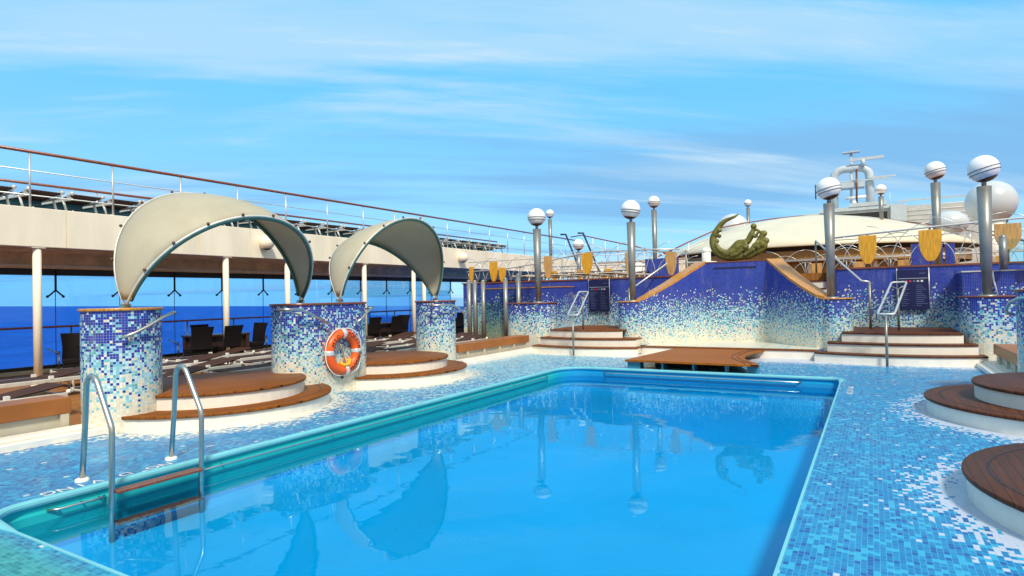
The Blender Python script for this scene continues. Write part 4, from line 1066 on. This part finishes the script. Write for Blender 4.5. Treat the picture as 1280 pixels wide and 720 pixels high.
table(-15.3, 16.0, .8, 1.5, 'dark dining table by the glass, right of the lifebuoy pillar')
table(-15.4, 20.6, .8, 1.5, 'dark dining table deep under the promenade, behind the third pillar')
chs = [(-14.75, 9.2, -100, 'black high-backed chair at the left end of the dining table behind the nearest podium'), (-14.7, 9.95, -85, 'black chair at the near side of the table behind the nearest podium'),
       (-15.95, 10.25, 95, 'black chair on the sea side of the table behind the nearest podium'), (-15.3, 11.15, 0, 'black chair at the right end of the table behind the nearest podium'),
       (-14.9, 6.55, 70, 'black high-backed chair standing alone left of the nearest pillar'), (-14.95, 4.35, 60, 'black chair cut by the left edge of the photo'),
       (-14.75, 15.3, -90, 'black chair at the table right of the lifebuoy pillar, its nearest left seat'), (-15.9, 15.9, 90, 'black chair on the sea side of the table right of the lifebuoy pillar'),
       (-14.75, 16.4, -90, 'black chair at the near side of the table right of the lifebuoy pillar'), (-15.1, 17.2, 0, 'black chair at the right end of the table right of the lifebuoy pillar'),
       (-14.7, 20.2, -90, 'black chair deep under the promenade, left of the steel poles'), (-14.7, 21.0, -95, 'black chair deep under the promenade, nearest the steel poles')]
for i, (x_, y_, a_, lab) in enumerate(chs):
    if i == 0: ch.location = (x_, y_, 0); ch.rotation_euler = (0, 0, R(a_)); ch['label'] = lab; ch['group'] = 'black wicker chairs'
    else: copy_tree(ch, (x_, y_, 0), R(a_), lab, 'black wicker chairs')

# ------------------------------------------------------------------ pavilion, mast, radar domes
pv = thing('round_pavilion', (-3.3, 40, 2.06), 'round pavilion with a broad shallow cream roof behind the sculpture', 'pavilion')
MB().lathe((-3.3, 40, 0), [(8.25, 3.70), (8.3, 3.78), (7.4, 4.22), (6.2, 4.74), (4.9, 5.2), (3.6, 5.54), (2.2, 5.78), (1.0, 5.88), (0, 5.9)], 96).build('roof', 'roofcream', pv)
MB().lathe((-3.3, 40, 0), [(8.25, 3.70), (7.8, 3.66), (7.8, 3.42)], 96).build('roof_edge', 'black', pv)
MB().lathe((-3.3, 40, 0), [(7.85, 3.5), (7.85, 2.98)], 96).build('valance', 'barwood', pv)
MB().lathe((-3.3, 40, 0), [(6.9, 3.6), (6.9, 2.06)], 96).build('bar_wall', 'barwood', pv)
for i in range(16):
    q = 2 * PI * i / 16 + .1; MB().cyl((-3.3 + 7.3 * math.cos(q), 40 + 7.3 * math.sin(q), 2.06), (-3.3 + 7.3 * math.cos(q), 40 + 7.3 * math.sin(q), 3.4), .11, n=12).build('column', 'white', pv)
hg = MB().tube([(-3.3 + 3.7 * math.cos(2 * PI * i / 90), 40 + 3.7 * math.sin(2 * PI * i / 90), 5.42 + .04 * (i % 2)) for i in range(90)], .03, 6, True)
hg.build('lacing', 'grey', pv)
t = thing('curved_railing', (-6.4, 38, 3.4), 'curved railing with red top rail running over the crest behind the cream roof', 'railing')
rp = [(-10.6, 31.0, 3.1), (-9.93, 32, 3.52), (-8.7, 34, 4.4), (-7.39, 36, 5.26), (-6.43, 38, 5.65), (-5.4, 41, 6.1), (-3.95, 44, 6.48), (-1.6, 45, 6.3), (.54, 44, 5.95), (2.0, 43, 5.5), (2.85, 42, 5.23), (4.3, 38, 4.4), (5.72, 34, 3.55), (6.4, 32, 3.2)]
MB().tube(rp, .04, 8).build('top_rail', 'redwood', t)
MB().tube([(a_, b2, c_ - .4) for a_, b2, c_ in rp], .018, 6).build('bar', 'white', t)
for a_, b2, c_ in rp: MB().cyl((a_, b2, c_ - .9), (a_, b2, c_), .03, n=6).build('post', 'white', t)
# structure behind the roof crest
dh = thing('bridge_deckhouse', (0, 50, 2.06), 'grey deckhouse roof behind the cream pavilion, under the mast', 'deckhouse')
MB().box(-4.2, 6.5, 48, 60, 2.06, 7.0).build('body', 'grey', dh)
MB().box(-3.0, 1.6, 47.9, 60, 7.0, 7.25).box(-1.2, 1.0, 47.85, 56, 7.25, 7.5).build('roof_slab', 'mast', dh)
MB().box(-2.6, 1.0, 47.88, 47.95, 6.3, 6.8).build('window_band', 'black', dh)
MB().box(1.6, 6.5, 47.8, 47.9, 7.35, 7.45).build('louvre_rail', 'mast', dh)
for i in range(4): MB().tube([(1.6, 47.8, 6.1 + i * .3), (6.5, 47.8, 6.1 + i * .3)], .025, 6).build('bar', 'white', dh)
MB().box(1.2, 2.1, 47.7, 47.9, 5.9, 7.2).build('vent_grille', 'mast', dh)
ms = thing('radar_mast', (-1.2, 55, 7.5), 'grey radar mast with a thick bent pipe arch and scanner bars', 'mast')
ar = [(-2.42, 55, 7.4), (-2.42, 55, 10.3), (-2.35, 55, 10.75), (-2.1, 55, 11.02), (-1.75, 55, 11.12), (-.6, 55, 11.12), (-.25, 55, 11.02), (0., 55, 10.75), (.06, 55, 10.3), (.06, 55, 7.4)]
MB().tube(ar, .30, 16).build('pipe_arch', 'mast', ms)
MB().cyl((-1.25, 55, 7.4), (-1.15, 55, 12.4), .10, n=10).build('pole', 'mast', ms)
MB().box(-1.75, -.55, 54.7, 55.3, 12.36, 12.46).build('top_platform', 'mast', ms)
MB().obox((-.1, 54.6, 11.72), 2.3, .2, .22, 0, 0).cyl((-.35, 54.6, 11.2), (-.35, 54.6, 11.7), .16, n=10).build('scanner_bar', 'mast', ms)
MB().obox((-1.2, 54.5, 10.05), 5.0, .12, .10).obox((.9, 54.6, 10.2), 1.8, .12, .12).build('yard', 'mast', ms)
MB().box(-2.0, -.3, 54.3, 55.6, 9.55, 9.95).build('platform', 'mast', ms)
MB().cyl((-.85, 54.2, 7.6), (-.80, 54.2, 10.9), .07, n=8).build('signal_pole', 'bowl', ms)
MB().tube([(-1.6, 54.3, 8.7), (-.2, 54.3, 8.75)], .12, 10).sphere((-1.0, 54.3, 8.3), .22, 12, 8).build('search_light', 'white', ms)
MB().tube([(-3.7, 54.5, 10.1), (-3.7, 54.5, 8.9)], .05, 6).build('aerial', 'black', ms)
MB().tube([(1.35, 54.8, 9.0), (1.35, 54.8, 7.4)], .04, 6).build('aerial', 'mast', ms)
def radome(x_, y_, zc_, r_, z0, label, squash=1.):
    t = thing('radar_dome', (x_, y_, z0), label, 'radar dome', 'white radar domes')
    MB().lathe((x_, y_, zc_), [((r_ * math.cos(q) if abs(q) < 1.56 else 0), r_ * squash * math.sin(q)) for q in [-1.1 + (PI / 2 + 1.1) * i / 18 for i in range(19)]], 40).build('shell', 'shirt', t)
    MB().cyl((x_, y_, z0), (x_, y_, zc_ - r_ * squash * .85), r_ * .48, n=24).build('pedestal', 'white', t)
radome(5.45, 40, 5.97, 1.13, 2.06, 'big white radar dome behind the lamp post at the right edge')
radome(-7.25, 39, 5.40, .98, 2.06, 'white radar dome behind the crescent tail of the sculpture')
radome(4.1, 45, 5.45, 1.0, 2.06, 'low white radar dome between the two right lamp posts', .75)
# white ventilation cylinders on the deck
for x_, y_, r_, h_, lab in ((-4.6, 20.2, .14, .9, 'white upright ventilation pipe left of the sculpture'), (-8.6, 24.6, .45, .75, 'white drum on the raised deck left of the blue screen'), (-5.6, 25.2, .4, .7, 'white drum on the raised deck behind the left lamp')):
    t = thing('deck_vent', (x_, y_, 2.06), lab, 'vent', 'white vents on the raised deck')
    MB().cyl((x_, y_, 2.06), (x_, y_, 2.06 + h_), r_, n=20).build('body', 'white', t); MB().lathe((x_, y_, 2.06 + h_), [(r_ * 1.08, -.05), (r_ * 1.08, .02), (r_ * .6, .08), (0, .1)], 20).build('lid', 'white', t)

# ------------------------------------------------------------------ view
scene.view_settings.view_transform = 'Standard'; scene.view_settings.look = 'None'; scene.view_settings.exposure = .42; scene.view_settings.gamma = 1.
scene.view_settings.use_curve_mapping = False
scene.cycles.max_bounces = 8; scene.cycles.transparent_max_bounces = 16; scene.cycles.caustics_reflective = False; scene.cycles.caustics_refractive = False
scene.cycles.use_denoising = True
